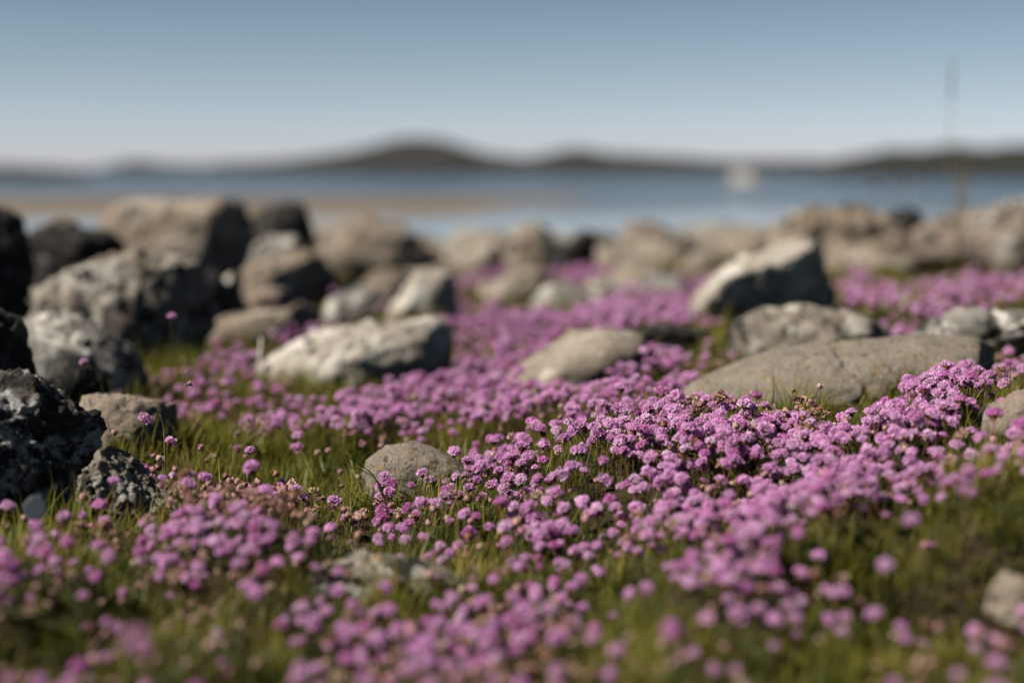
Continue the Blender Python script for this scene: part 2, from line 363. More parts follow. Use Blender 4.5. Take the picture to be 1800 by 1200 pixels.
def rock(outline, d, mat, label, seed, depth=0.75, cuts=(), ncut=7, rough=0.06, sub=4, group=None, name='boulder', step=None, rest=False, cracks=1.0, cutoff=(0.82, 0.98), crag=0.0):
    rnd = random.Random(seed)
    pts = np.array([list(px_point(a, b, d)) for a, b in outline])[:, [0, 2]]
    ctr = (pts.max(0) + pts.min(0)) / 2
    x0, y0 = ctr[0], d
    g = float(ground(x0, y0)[0])
    rel = pts - ctr
    rel = np.concatenate([rel[i] + (rel[(i + 1) % len(rel)] - rel[i]) * t for i in range(len(rel)) for t in [np.linspace(0, 1, 10)[:-1, None]]])
    th = np.arctan2(rel[:, 1], rel[:, 0]); rr = np.hypot(rel[:, 0], rel[:, 1])
    o = np.argsort(th); th, rr = th[o], rr[o]
    th = np.concatenate([th - 2 * np.pi, th, th + 2 * np.pi]); rr = np.tile(rr, 3)
    V, Fc = ico(sub)
    ang = np.arctan2(V[:, 2], V[:, 0]); s = np.hypot(V[:, 0], V[:, 2])
    Rr = np.interp(ang, th, rr)
    hw = (pts[:, 0].max() - pts[:, 0].min()) / 2; hh = (pts[:, 1].max() - pts[:, 1].min()) / 2
    dep = depth * (hw * 0.65 + hh * 0.35)
    s2 = s ** 0.85
    P = np.stack([Rr * np.cos(ang) * s2, V[:, 1] * dep, Rr * np.sin(ang) * s2], 1)
    low = P[:, 2].min(); want = min(low, g - 0.05 * max(0.6, hh * 4) - ctr[1])      # foot below the turf
    neg = P[:, 2] < 0
    if not rest: P[neg, 2] *= want / low
    size = np.array([hw, dep, hh])
    allc = list(cuts)
    for _ in range(ncut):
        v = Vector((rnd.gauss(0, 1), rnd.gauss(-0.3, 0.8), rnd.gauss(0.3, 0.8))).normalized()
        allc.append((v.x, v.y, v.z, rnd.uniform(*cutoff)))
    Q = P / size
    for (a, b, cc, off) in allc:
        nv = np.array([a, b, cc]) / math.sqrt(a * a + b * b + cc * cc)
        dd = Q @ nv
        lim = np.percentile(dd, 99.5) * off
        over = dd > lim
        Q[over] -= np.outer((dd[over] - lim) * 0.86, nv)
    P = Q * size
    x_hi, x_lo, z_hi = rel[:, 0].max(), rel[:, 0].min(), rel[:, 1].max()      # keep the outline's extent after the facets are cut
    P[:, 0] *= np.where(P[:, 0] > 0, x_hi / max(P[:, 0].max(), 1e-6), x_lo / min(P[:, 0].min(), -1e-6))
    P[P[:, 2] > 0, 2] *= z_hi / P[:, 2].max()
    sc = (hw * hh * dep) ** (1 / 3)
    nn = V / np.linalg.norm(V, axis=1)[:, None]
    sd = seed * 13 + 1
    disp = rough * sc * (1.5 * fbm(P / sc, 1.6, 3, sd) + 0.85 * fbm(P / sc, 6, 5, sd + 50, 0.62))
    if crag:
        disp = disp - crag * sc * np.abs(fbm(P / sc, 4, 4, sd + 90, 0.55))
    cr = np.abs(fbm(P / sc, 0.9, 3, sd + 130)); disp = disp - 0.05 * sc * np.clip(1 - cr / 0.035, 0, 1) * cracks
    P = P + nn * disp[:, None]
    if step:
        line = np.array([[px_point(a, b, d).x - x0, px_point(a, b, d).z - ctr[1]] for a, b in step]); line = line[np.argsort(line[:, 1])]
        xl = np.interp(P[:, 2], line[:, 1], line[:, 0]) + 0.006 * fbm(P, 40, 3, 3)
        t = np.clip((P[:, 0] - xl) / 0.004, 0, 1)
        P = P - nn * (t * 0.010 * np.clip(1 - (P[:, 0] - xl) / 0.16, 0, 1))[:, None]
    ob = mesh_obj(name, P, Fc, MR[mat])
    ob.location = (x0, y0, ctr[1])
    FOOT.append((x0, y0, hw, dep))
    return tag(ob, label, 'rock', group)

RF = (1.0, -0.25, 0.05, 0.62)        # broken face turned to the right, away from the sun
FF = (0.35, -1.0, -0.25, 0.45)       # face turned to the camera, leaning over
rock([(-60, 345), (0, 360), (28, 374), (48, 420), (58, 465), (40, 500), (-70, 510)], 4.1, 'black', 'black boulder rising at the edge of the boulder heap', 1, cuts=[(0.5, -1, 0.0, 0.5)], crag=0.1)
rock([(35, 480), (40, 420), (62, 392), (110, 386), (150, 396), (185, 400), (215, 430), (200, 500), (60, 520)], 4.7, 'black', 'rough dark rock wedged between black boulder and big pale boulder', 2, crag=0.16, rough=0.07)
rock([(172, 405), (190, 372), (208, 352), (238, 345), (272, 352), (310, 362), (345, 350), (388, 346), (404, 378), (430, 420), (440, 480), (420, 530), (300, 540), (200, 500)], 5.4, 'tan', 'big rounded pale boulder with black shaded side topping the heap', 3, cuts=[(1, -0.25, -0.1, 0.55)], rough=0.05)
rock([(432, 450), (433, 402), (456, 370), (498, 354), (535, 362), (550, 400), (555, 450), (500, 480)], 5.9, 'black', 'upright dark boulder with dull grey flank above the round stones', 4, cuts=[(1, -0.1, 0.1, 0.7)])
rock([(437, 475), (445, 435), (478, 413), (520, 416), (548, 440), (552, 480), (490, 500)], 5.3, 'grey', 'round grey stone resting against upright dark boulder', 5)
rock([(428, 510), (434, 470), (470, 446), (530, 438), (575, 450), (592, 485), (585, 530), (530, 560), (450, 560)], 5.0, 'tan', 'rounded tan boulder with deep black underside in the heap', 6, cuts=[(0.75, -0.8, -0.45, 0.35)])
rock([(360, 540), (362, 512), (385, 500), (405, 478), (420, 480), (425, 520), (410, 548)], 4.7, 'rose', 'small pinkish stone in the black gap of the heap', 7, cuts=[RF])
rock([(428, 552), (440, 520), (470, 505), (505, 505), (512, 530), (495, 555)], 4.65, 'rose', 'squat pinkish stone under the rounded tan boulder', 8)
rock([(60, 530), (72, 490), (98, 465), (140, 455), (200, 441), (258, 439), (312, 455), (345, 470), (364, 515), (374, 600), (340, 640), (200, 640), (80, 590)], 3.85, 'mottled', 'broad lichen mottled boulder with dark shaded end', 9, cuts=[(1, -0.5, -0.1, 0.55), (-0.2, -1, 0.25, 0.7)], crag=0.08, sub=5, rough=0.05)
rock([(30, 580), (55, 552), (100, 548), (135, 551), (168, 572), (220, 610), (252, 645), (250, 690), (180, 720), (60, 720), (40, 640)], 3.25, 'grey', 'whitish lichen covered boulder below the broad mottled boulder', 10, crag=0.06, sub=5, rough=0.05)
rock([(-60, 560), (-20, 532), (10, 540), (30, 560), (44, 605), (58, 640), (66, 690), (-60, 700)], 2.65, 'black', 'black speckled boulder beside the whitish lichen boulder', 11, cuts=[(0.8, -1, 0, 0.5)], crag=0.12, sub=5)
rock([(78, 690), (82, 650), (100, 628), (130, 621), (160, 630), (182, 655), (190, 700), (130, 720)], 2.85, 'black', 'low round stone coloured black for shade behind sparse flower buds', 12, cuts=[(0.5, -1, 0.0, 0.4)])  # black colour stands for the dark shadow before the whitish boulder
rock([(-70, 700), (-30, 668), (25, 657), (62, 668), (100, 690), (128, 712), (152, 722), (168, 760), (160, 830), (140, 930), (40, 970), (-80, 960)], 2.12, 'crag', 'craggy near black boulder with grey lichen standing for its lit crest', 13, depth=0.7, cuts=[(0.55, -1, -0.2, 0.42), (1, -0.3, 0, 0.7)], crag=0.16, sub=6, rough=0.06)  # dark base and grey lichen also paint the shaded front and lit crest
rock([(120, 880), (128, 838), (157, 812), (186, 787), (214, 792), (240, 813), (262, 840), (302, 868), (314, 900), (305, 950), (200, 970), (130, 950)], 2.12, 'mottled', 'small angular stone with pale top and shaded undercut face', 14, cuts=[(0.0, -1, -0.25, 0.30), (0.7, -0.2, 0.75, 0.7)], crag=0.05, sub=6)  # front is dark from shade on the leaning cut, no moss in the colour
rock([(140, 730), (150, 700), (200, 692), (258, 706), (300, 714), (308, 760), (300, 800), (180, 810)], 2.6, 'tan', 'block of brownish stone with flat top behind tall buds', 15, cuts=[(0.1, 0.1, 1, 0.6), (1, -0.2, 0, 0.7)], sub=5)
rock([(452, 650), (478, 622), (510, 602), (562, 584), (640, 566), (718, 559), (756, 562), (782, 580), (797, 620), (790, 650), (740, 690), (640, 715), (500, 710)], 3.55, 'pale', 'long white boulder with black broken end in the flowers', 16, cuts=[(1, -0.2, -0.1, 0.78)], sub=5, crag=0.06)
rock([(362, 585), (375, 562), (430, 553), (510, 545), (545, 531), (558, 552), (540, 590), (470, 620), (380, 620)], 4.3, 'tan', 'low pale slab lying behind the long white boulder', 17, cuts=[RF])
rock([(560, 555), (575, 530), (600, 515), (645, 507), (690, 525), (705, 555), (640, 585)], 4.7, 'grey', 'grey stone topped with a tuft of pink flowers', 18)
rock([(665, 580), (700, 525), (738, 474), (780, 478), (803, 498), (808, 540), (770, 575), (700, 590)], 4.6, 'pale', 'tilted pale slab with black end standing on edge', 19, cuts=[(1, -0.2, 0, 0.5)])
rock([(570, 450), (582, 412), (602, 393), (650, 382), (702, 389), (732, 410), (762, 445), (790, 470), (740, 510), (600, 510)], 7.2, 'tan', 'smooth tan dome shaped boulder against the water', 20, cuts=[(1, -0.6, -0.4, 0.75)])
rock([(600, 505), (640, 480), (700, 474), (740, 490), (720, 520), (630, 525)], 6.0, 'tan', 'low tan stone at the foot of the dome shaped boulder', 21)
rock([(788, 480), (812, 452), (850, 430), (882, 432), (886, 480), (840, 510)], 6.9, 'beige', 'pale wedge of stone beside the tan dome', 22, cuts=[RF])
rock([(876, 450), (893, 412), (918, 390), (946, 387), (966, 400), (978, 445), (972, 490), (900, 495)], 7.8, 'tan', 'upright tan stone block in front of the open water', 23, cuts=[(-0.6, -1, -0.2, 0.7)])
rock([(952, 490), (978, 448), (1002, 424), (1024, 404), (1044, 412), (1050, 452), (1020, 490)], 7.0, 'black', 'black pointed wedge of rock above pink flowers', 24, cuts=[(0.3, -1, 0, 0.4)])
rock([(858, 530), (874, 494), (905, 474), (938, 468), (962, 482), (958, 530), (900, 548)], 5.5, 'beige', 'cream coloured stone below the upright tan block', 25)
rock([(930, 535), (955, 504), (1000, 496), (1030, 512), (1052, 540), (1030, 570), (950, 570)], 5.1, 'grey', 'grey cracked stone bordering the pink drift', 26, crag=0.06)
rock([(1030, 470), (1045, 440), (1080, 430), (1110, 440), (1118, 478), (1060, 490)], 7.6, 'beige', 'rounded cream stone next to the black wedge', 27)
rock([(1082, 440), (1090, 402), (1112, 390), (1160, 392), (1182, 412), (1190, 450), (1130, 465)], 9.0, 'tan', 'square tan rock on the shore edge', 28)
rock([(1203, 440), (1208, 408), (1224, 398), (1240, 410), (1246, 445)], 9.6, 'grey', 'small dark peaked rock on the shore edge', 29)
for k, (a, b, w, h, dd) in enumerate([(1120, 470, 70, 42, 7.4), (1180, 458, 66, 40, 8.0), (1242, 462, 80, 44, 7.2), (1300, 446, 70, 50, 7.8), (1215, 476, 50, 30, 6.8), (1060, 505, 70, 36, 5.8)]):
    rock([(a - w / 2, b), (a - w * .35, b - h * .4), (a, b - h * .55), (a + w * .33, b - h * .36), (a + w / 2, b), (a, b + h * .6)], dd, ['beige', 'tan'][k % 2], 'small pale rounded stone in the band along the shore edge', 60 + k, group='pale stones along the shore edge')
rock([(1282, 450), (1300, 418), (1335, 402), (1375, 402), (1392, 440), (1350, 470)], 7.4, 'tan', 'tan stone leaning toward the brown outcrop', 31)
rock([(1345, 440), (1362, 400), (1400, 376), (1450, 366), (1530, 365), (1582, 380), (1622, 402), (1660, 450), (1600, 500), (1400, 500)], 6.4, 'outcrop', 'big brown lichen covered outcrop with humped top', 32, crag=0.10, rough=0.07, sub=5)
rock([(1600, 430), (1622, 398), (1662, 380), (1722, 368), (1830, 360), (1960, 364), (1990, 450), (1800, 490), (1640, 480)], 6.0, 'rose', 'long reddish outcrop carrying the dry stalks', 33, crag=0.12, rough=0.08, sub=5)
rock([(1560, 385), (1572, 370), (1596, 362), (1616, 372), (1626, 395), (1590, 405)], 6.15, 'black', 'small black stone lodged between the two outcrops', 34, rest=True)
rock([(1742, 440), (1752, 412), (1780, 402), (1815, 406), (1830, 440), (1790, 458)], 5.0, 'mottled', 'pale stone sunk in the turf before the reddish outcrop', 35)
rock([(1206, 535), (1232, 505), (1262, 478), (1320, 450), (1368, 440), (1400, 419), (1436, 424), (1446, 446), (1462, 490), (1482, 545), (1470, 585), (1300, 590), (1220, 570)], 4.15, 'pale', 'angular white topped rock with black hollow front', 36, depth=0.8, cuts=[(0.35, -1, -0.42, 0.18), (0.95, -0.5, 0.1, 0.68), (-0.35, -0.35, 1, 0.66)], ncut=3, sub=5, crag=0.05)
rock([(1280, 620), (1284, 588), (1297, 563), (1340, 540), (1400, 531), (1440, 539), (1482, 546), (1542, 566), (1584, 595), (1570, 640), (1400, 660), (1300, 650)], 3.4, 'mottled', 'rounded brown boulder spotted with white lichen', 37, sub=5, crag=0.05)
rock([(1195, 700), (1215, 676), (1262, 650), (1332, 623), (1420, 605), (1522, 593), (1622, 587), (1712, 592), (1757, 615), (1765, 660), (1700, 720), (1560, 765), (1400, 780), (1250, 760)], 2.78, 'flat', 'broad smooth tan boulder with a stepped crack', 38, depth=0.62, cuts=[(1, -0.25, 0.1, 0.88)], ncut=0, rough=0.018, sub=6, cracks=0.0, step=[(1452, 600), (1456, 628), (1478, 652), (1482, 680), (1470, 715), (1478, 760)])
rock([(1600, 620), (1612, 588), (1642, 560), (1702, 544), (1800, 543), (1900, 560), (1910, 640), (1700, 660)], 3.2, 'grey', 'dark grey jagged rock with a pale top corner', 39, crag=0.14, sub=5, cuts=[(0.3, -1, -0.1, 0.5)], rough=0.06)
rock([(1105, 620), (1116, 588), (1150, 572), (1210, 571), (1244, 588), (1254, 625), (1180, 645)], 3.65, 'black', 'low black stone with dark hollow in the flowers', 40, cuts=[(0.2, -1, -0.15, 0.3)])
rock([(872, 690), (895, 664), (932, 638), (980, 604), (1022, 583), (1075, 580), (1125, 596), (1140, 640), (1060, 700), (940, 710)], 3.25, 'beige', 'pale sloping stone half hidden by pink flowers', 41, ncut=4, depth=1.1)
rock([(1525, 560), (1535, 530), (1570, 514), (1610, 520), (1625, 550), (1580, 575)], 4.0, 'tan', 'low tan stone in the turf beyond the spotted boulder', 42)
rock([(622, 870), (634, 842), (651, 808), (682, 785), (722, 777), (768, 790), (808, 812), (840, 850), (800, 890), (680, 900)], 2.42, 'flat', 'smooth grey stone with white patch rising from the grass', 43, sub=5, rough=0.03)
rock([(455, 1060), (485, 1022), (545, 995), (640, 978), (712, 976), (775, 996), (830, 1036), (800, 1090), (640, 1110), (490, 1090)], 1.84, 'mottled', 'flat grey stone sunk among blurred pink flowers', 44, sub=5, depth=0.6, ncut=3)
rock([(1725, 745), (1745, 712), (1785, 688), (1840, 680), (1870, 720), (1850, 770)], 2.1, 'rose', 'pinkish stone edge behind the raised flower bank', 45, sub=5)
rock([(1730, 1075), (1745, 1035), (1768, 1008), (1800, 1012), (1840, 1035), (1850, 1090), (1790, 1110)], 1.55, 'tan', 'tan angular stone in the dark hollow of the bank', 46, sub=5, rest=True, cuts=[(-0.7, -0.8, 0.3, 0.6)])
rock([(40, 980), (42, 950), (45, 900), (70, 880)] and [(-10, 560), (5, 520), (40, 500), (75, 505), (95, 540), (60, 580)], 4.3, 'black', 'added black filler stone darkening the gap beside the broad mottled boulder', 47, crag=0.1)  # black filler added to darken the gap like shade
rock([(395, 540), (392, 440), (405, 392), (430, 385), (448, 410), (452, 500), (440, 550)], 5.75, 'black', 'added black stone standing for shade in the cleft between big pale boulder and round stones', 48)  # black filler added where the big boulder's side lies in shadow
rock([(300, 560), (310, 500), (345, 470), (390, 480), (410, 530), (400, 580)], 4.6, 'black', 'added black filler stone darkening the gap behind the shaded end of the broad mottled boulder', 49)  # another black filler added as shade between the stones
for k, (x, y, w, h, mk) in enumerate([(-2.3, 4.6, .5, .4, 'mottled'), (-3.0, 6.5, .8, .5, 'tan'), (2.6, 4.4, .6, .4, 'grey'), (3.6, 7.2, 1.0, .6, 'outcrop'), (-1.35, 2.3, .4, .3, 'black'), (1.5, 2.9, .35, .22, 'grey')]):
    z = CAM_Z + 0
    g = float(ground(x, y)[0])
    q = project(np.array([[x, y, g]])); a, b, f = q[0][0], q[1][0], y
    w, h = w * F / f, h * F / f
    rock([(a - w / 2, b), (a - w * .4, b - h * .5), (a - w * .1, b - h * .8), (a + w * .3, b - h * .65), (a + w / 2, b), (a, b + h * .4)], y, mk,
         ['mottled boulder outside the heap', 'tan boulder out along the shore', 'grey boulder beyond the jagged rock', 'brown boulder past the reddish outcrop', 'black boulder behind the craggy near boulder', 'grey stone past the raised flower bank'][k] + ' half sunk in turf', 80 + k)

def ground_hit(a, b):
    dd = np.linspace(1.2, 14, 500); Q = np.array([list(px_point(a, b, q)) for q in dd])
    under = np.nonzero(Q[:, 2] <= ground(Q[:, 0], Q[:, 1]))[0]
    return float(dd[under[0]]) if len(under) else 11.0
rr_ = random.Random(77)
BANDS = [  # low broken stones: pixel range of their feet, count, width range, colours, label
    ((540, 1330), (446, 482), 34, (90, 190), ('beige', 'tan', 'beige', 'grey'), 'low broken beige stone in the rubble band along the shore edge'),
    ((560, 1180), (484, 545), 20, (80, 170), ('beige', 'grey', 'tan'), 'half buried beige stone among flowers behind the long white boulder'),
    ((1380, 1850), (440, 482), 16, (90, 220), ('outcrop', 'tan', 'grey'), 'low brown stone at the foot of the outcrops'),
    ((-40, 560), (500, 600), 16, (40, 110), ('black', 'mottled', 'rose', 'tan'), 'dark stone filling a gap of the boulder heap'),
    ((1480, 1640), (530, 590), 4, (40, 80), ('tan', 'grey'), 'low stone in turf between the spotted boulder and jagged rock')]
kk = 200
for (xr, yr, cnt, wr, mats, lab) in BANDS:
    for _ in range(cnt):
        a, b = rr_.uniform(*xr), rr_.uniform(*yr); w = rr_.uniform(*wr); h = w * rr_.uniform(0.34, 0.62); kk += 1
        ol = []
        for q in range(9):
            t = 2 * math.pi * q / 9; ol.append((a + w / 2 * math.cos(t) * rr_.uniform(.8, 1.1), b - h * .2 - h / 2 * math.sin(t) * rr_.uniform(.75, 1.1)))
        rock(ol, ground_hit(a, b) + 0.05, rr_.choice(mats), lab, kk, group=lab.split(' ', 1)[1], ncut=9, cutoff=(0.62, 0.92), crag=0.11, name='stone', depth=rr_.uniform(.6, 1.1))
FOOT_A = np.array(FOOT)
def free_of_rocks(x, y, k=0.9):
    D = ((x[:, None] - FOOT_A[None, :, 0]) / FOOT_A[None, :, 2]) ** 2 + ((y[:, None] - FOOT_A[None, :, 1]) / FOOT_A[None, :, 3]) ** 2
    return (D > k * k).all(1)

# ------------------------------------------------------------------ thrift flowers
def tube(pts, radii, sides=5):
    V, Fc = [], []
    for i, (q, r) in enumerate(zip(pts, radii)):
        a = (pts[min(i + 1, len(pts) - 1)] - pts[max(i - 1, 0)]).normalized()
        u = a.orthogonal().normalized(); w = a.cross(u)
        for k in range(sides):
            t = 2 * math.pi * k / sides
            V.append(q + u * (r * math.cos(t)) + w * (r * math.sin(t)))
    for i in range(len(pts) - 1):
        for k in range(sides):
            k2 = (k + 1) % sides
            Fc.append((i * sides + k, i * sides + k2, (i + 1) * sides + k2, (i + 1) * sides + k))
    Fc.append(tuple(range(sides))[::-1]); Fc.append(tuple((len(pts) - 1) * sides + k for k in range(sides)))
    return V, Fc

def make_stem(rnd, h):
    lean = Vector((rnd.gauss(0, 0.006), rnd.gauss(0, 0.006), 0)); b = Vector((rnd.gauss(0, 0.004), rnd.gauss(0, 0.004), 0))
    pts = [Vector((0, 0, -0.012)), Vector((0, 0, h * 0.3)) + b * 0.6, Vector((0, 0, h * 0.65)) + b + lean * 0.5, Vector((0, 0, h)) + lean]
    V, Fc = tube(pts, [0.0010, 0.0009, 0.0008, 0.0008], 4)
    ax = (pts[-1] - pts[-2]).normalized()
    ax = (ax + Vector((rnd.gauss(0, .22), rnd.gauss(0, .22), 0))).normalized()
    return V, Fc, pts[-1], ax

def frame(ax):
    return ax.to_track_quat('Z', 'Y').to_matrix()

def make_bract(rnd, top, ax, r):
    M = frame(ax); V, Fc, T = [], [], []
    prof = [(0.0014, -0.003), (r * 0.55, -0.0005), (r * 0.85, 0.003), (r * 0.8, 0.006), (0.001, 0.0075)]
    n = 8
    for (a, z) in prof:
        for k in range(n):
            t = 2 * math.pi * k / n
            aa = a * (1 + rnd.uniform(-0.14, 0.14))
            V.append(top + M @ Vector((aa * math.cos(t), aa * math.sin(t), z + rnd.uniform(-.0006, .0006)))); T.append(rnd.random())
    for i in range(len(prof) - 1):
        for k in range(n): Fc.append((i * n + k, i * n + (k + 1) % n, (i + 1) * n + (k + 1) % n, (i + 1) * n + k))
    return V, Fc, T

def make_head(rnd, top, ax, rad=0.0078, nf=30, pet=0.0046, openness=1.0):
    """dome of small five petalled florets"""
    M = frame(ax); V, Fc, T = [], [], []
    for i in range(nf):
        if rnd.random() < 0.08: continue
        zz = 1 - (i + 0.5) / nf * 1.02
        ph = i * 2.39996 + rnd.uniform(-.25, .25); s = math.sqrt(max(0, 1 - zz * zz))
        nrm = Vector((s * math.cos(ph), s * math.sin(ph), zz * 0.92 + 0.05)).normalized()
        rr = rad * rnd.uniform(0.84, 1.2); c = top + M @ Vector((nrm.x * rr * 1.04, nrm.y * rr * 1.04, nrm.z * rr * 0.84 + 0.005))
        nw = (M @ (nrm + Vector((rnd.gauss(0, .2), rnd.gauss(0, .2), 0.12)))).normalized()
        u = nw.orthogonal().normalized(); w = nw.cross(u); t0 = rnd.uniform(0, 6.28)
        base = rnd.uniform(0.12, 0.72); L = pet * rnd.uniform(0.85, 1.15)
        cup = rnd.uniform(0.1, 0.55) * openness
        for k in range(5):
            t = t0 + k * 2 * math.pi / 5 + rnd.uniform(-.12, .12)
            d = u * math.cos(t) + w * math.sin(t); q = nw.cross(d)
            b = len(V); tip = rnd.uniform(-0.12, 0.45) if rnd.random() < .8 else 0.9  # palest tips paint petal glints as well as white calyx specks
            V += [c - nw * 0.0022, c + d * L * .55 + q * L * .36 + nw * L * cup * .6, c + d * L * 1.0 + q * L * .30 + nw * L * (cup + rnd.uniform(-.2, .2)),
                  c + d * L * 1.0 - q * L * .30 + nw * L * (cup + rnd.uniform(-.2, .2)), c + d * L * .55 - q * L * .36 + nw * L * cup * .6]
            T += [max(0, base - .35), base, min(1, base + tip), min(1, base + tip), base]
            Fc += [(b, b + 1, b + 4), (b + 1, b + 2, b + 3, b + 4)]
    return V, Fc, T

def make_bud(rnd, top, ax, r):
    """closed globe of overlapping scales"""
    M = frame(ax); V, Fc, T = [], [], []
    n, m = 9, 6
    for j in range(m + 1):
        t = math.pi * j / m
        for k in range(n):
            a = 2 * math.pi * (k + 0.5 * (j % 2)) / n
            rr = r * (1 + rnd.uniform(-.10, .12))
            V.append(top + M @ Vector((rr * math.sin(t) * math.cos(a), rr * math.sin(t) * math.sin(a), r * 0.75 - rr * 0.92 * math.cos(t)))); T.append(rnd.uniform(0.1, 0.9) * (0.55 + 0.45 * j / m))
    for j in range(m):
        for k in range(n): Fc.append((j * n + k, j * n + (k + 1) % n, (j + 1) * n + (k + 1) % n, (j + 1) * n + k))
    for q in range(9):                                     # papery scale tips
        a = rnd.uniform(0, 6.28); z = rnd.uniform(-0.3, 0.85); s = math.sqrt(1 - z * z)
        nrm = Vector((s * math.cos(a), s * math.sin(a), z)); side = Vector((-math.sin(a), math.cos(a), 0)); b = len(V)
        c0 = Vector((0, 0, r * .75)) + nrm * r * .98
        V += [top + M @ (c0 + side * r * .32), top + M @ (c0 - side * r * .32), top + M @ (c0 + Vector((0, 0, r * .6)) + nrm * r * .25)]
        T += [0.6, 0.6, 1.0]; Fc.append((b, b + 1, b + 2))
    return V, Fc, T

def join(parts):
    V, Fc, T, Mi = [], [], [], []
    for (v, f, t, mi) in parts:
        b = len(V); V += v; T += (t if t else [0.5] * len(v)); Fc += [tuple(i + b for i in q) for q in f]; Mi += [mi] * len(f)
    return V, Fc, T, Mi

FLOWER, BUD, SPENT = [], [], []       # prototypes: dict of part objects (unlinked) and one whole object (unlinked)
col_fl = bpy.data.collections.new('flower_forms'); col_bd = bpy.data.collections.new('bud_forms')
rnd = random.Random(11)
for i in range(7):
    h = 0.062 + 0.005 * (i % 4)
    sv, sf, top, ax = make_stem(rnd, h)
    bv, bf, bt = make_bract(rnd, top, ax, 0.0066)
    hv, hf, ht = make_head(rnd, top, ax, rad=0.0076 * (0.92 + 0.04 * i % 0.2), nf=[30, 34, 28, 32, 24, 30, 18][i], pet=[.0046, .0046, .0048, .0045, .0046, .0048, .0042][i], openness=[1, 1, .7, 1, 1.2, .8, 2.2][i])
    e = dict(stem=mesh_obj('stem', sv, sf, M_stem, link=False).data, bract=mesh_obj('bract_cup', bv, bf, M_bract, link=False, col=bt).data,
             head=mesh_obj('flower_head', hv, hf, M_petal, link=False, col=ht, smooth=False).data)
    V, Fc, T, Mi = join([(sv, sf, None, 0), (bv, bf, bt, 1), (hv, hf, ht, 2)])
    col_fl.objects.link(mesh_obj('flower_form_%d' % i, V, Fc, [M_stem, M_bract, M_petal], link=False, fmat=Mi, col=T, smooth=False))
    FLOWER.append(e)
for i in range(2):                                        # spent papery heads
    sv, sf, top, ax = make_stem(rnd, 0.062 + 0.008 * i)
    hv, hf, ht = make_head(rnd, top, ax, rad=0.006, nf=18, pet=0.0042, openness=2.6)
    e = dict(stem=mesh_obj('stem', sv, sf, M_stem, link=False).data, head=mesh_obj('bud_head', hv, hf, M_bud, link=False, col=ht, smooth=False).data)
    V, Fc, T, Mi = join([(sv, sf, None, 0), (hv, hf, ht, 1)])
    col_bd.objects.link(mesh_obj('spent_form_%d' % i, V, Fc, [M_stem, M_bud], link=False, fmat=Mi, col=T, smooth=False))
    SPENT.append(e)
for i in range(5):
    h = 0.055 + 0.006 * (i % 4)
    sv, sf, top, ax = make_stem(rnd, h)
    hv, hf, ht = make_bud(rnd, top, ax, [0.0052, 0.006, 0.0068, 0.0056, 0.0062][i])
    e = dict(stem=mesh_obj('stem', sv, sf, M_stem, link=False).data, head=mesh_obj('bud_head', hv, hf, M_bud, link=False, col=ht).data)
    V, Fc, T, Mi = join([(sv, sf, None, 0), (hv, hf, ht, 1)])
    col_bd.objects.link(mesh_obj('bud_form_%d' % i, V, Fc, [M_stem, M_bud], link=False, fmat=Mi, col=T))
    BUD.append(e)

def inside(px, py, poly):
    r = np.zeros(len(px), bool); j = len(poly) - 1
    for i in range(len(poly)):
        xi, yi = poly[i]; xj, yj = poly[j]
        c = ((yi > py) != (yj > py)) & (px < (xj - xi) * (py - yi) / (yj - yi + 1e-9) + xi)
        r ^= c; j = i
    return r

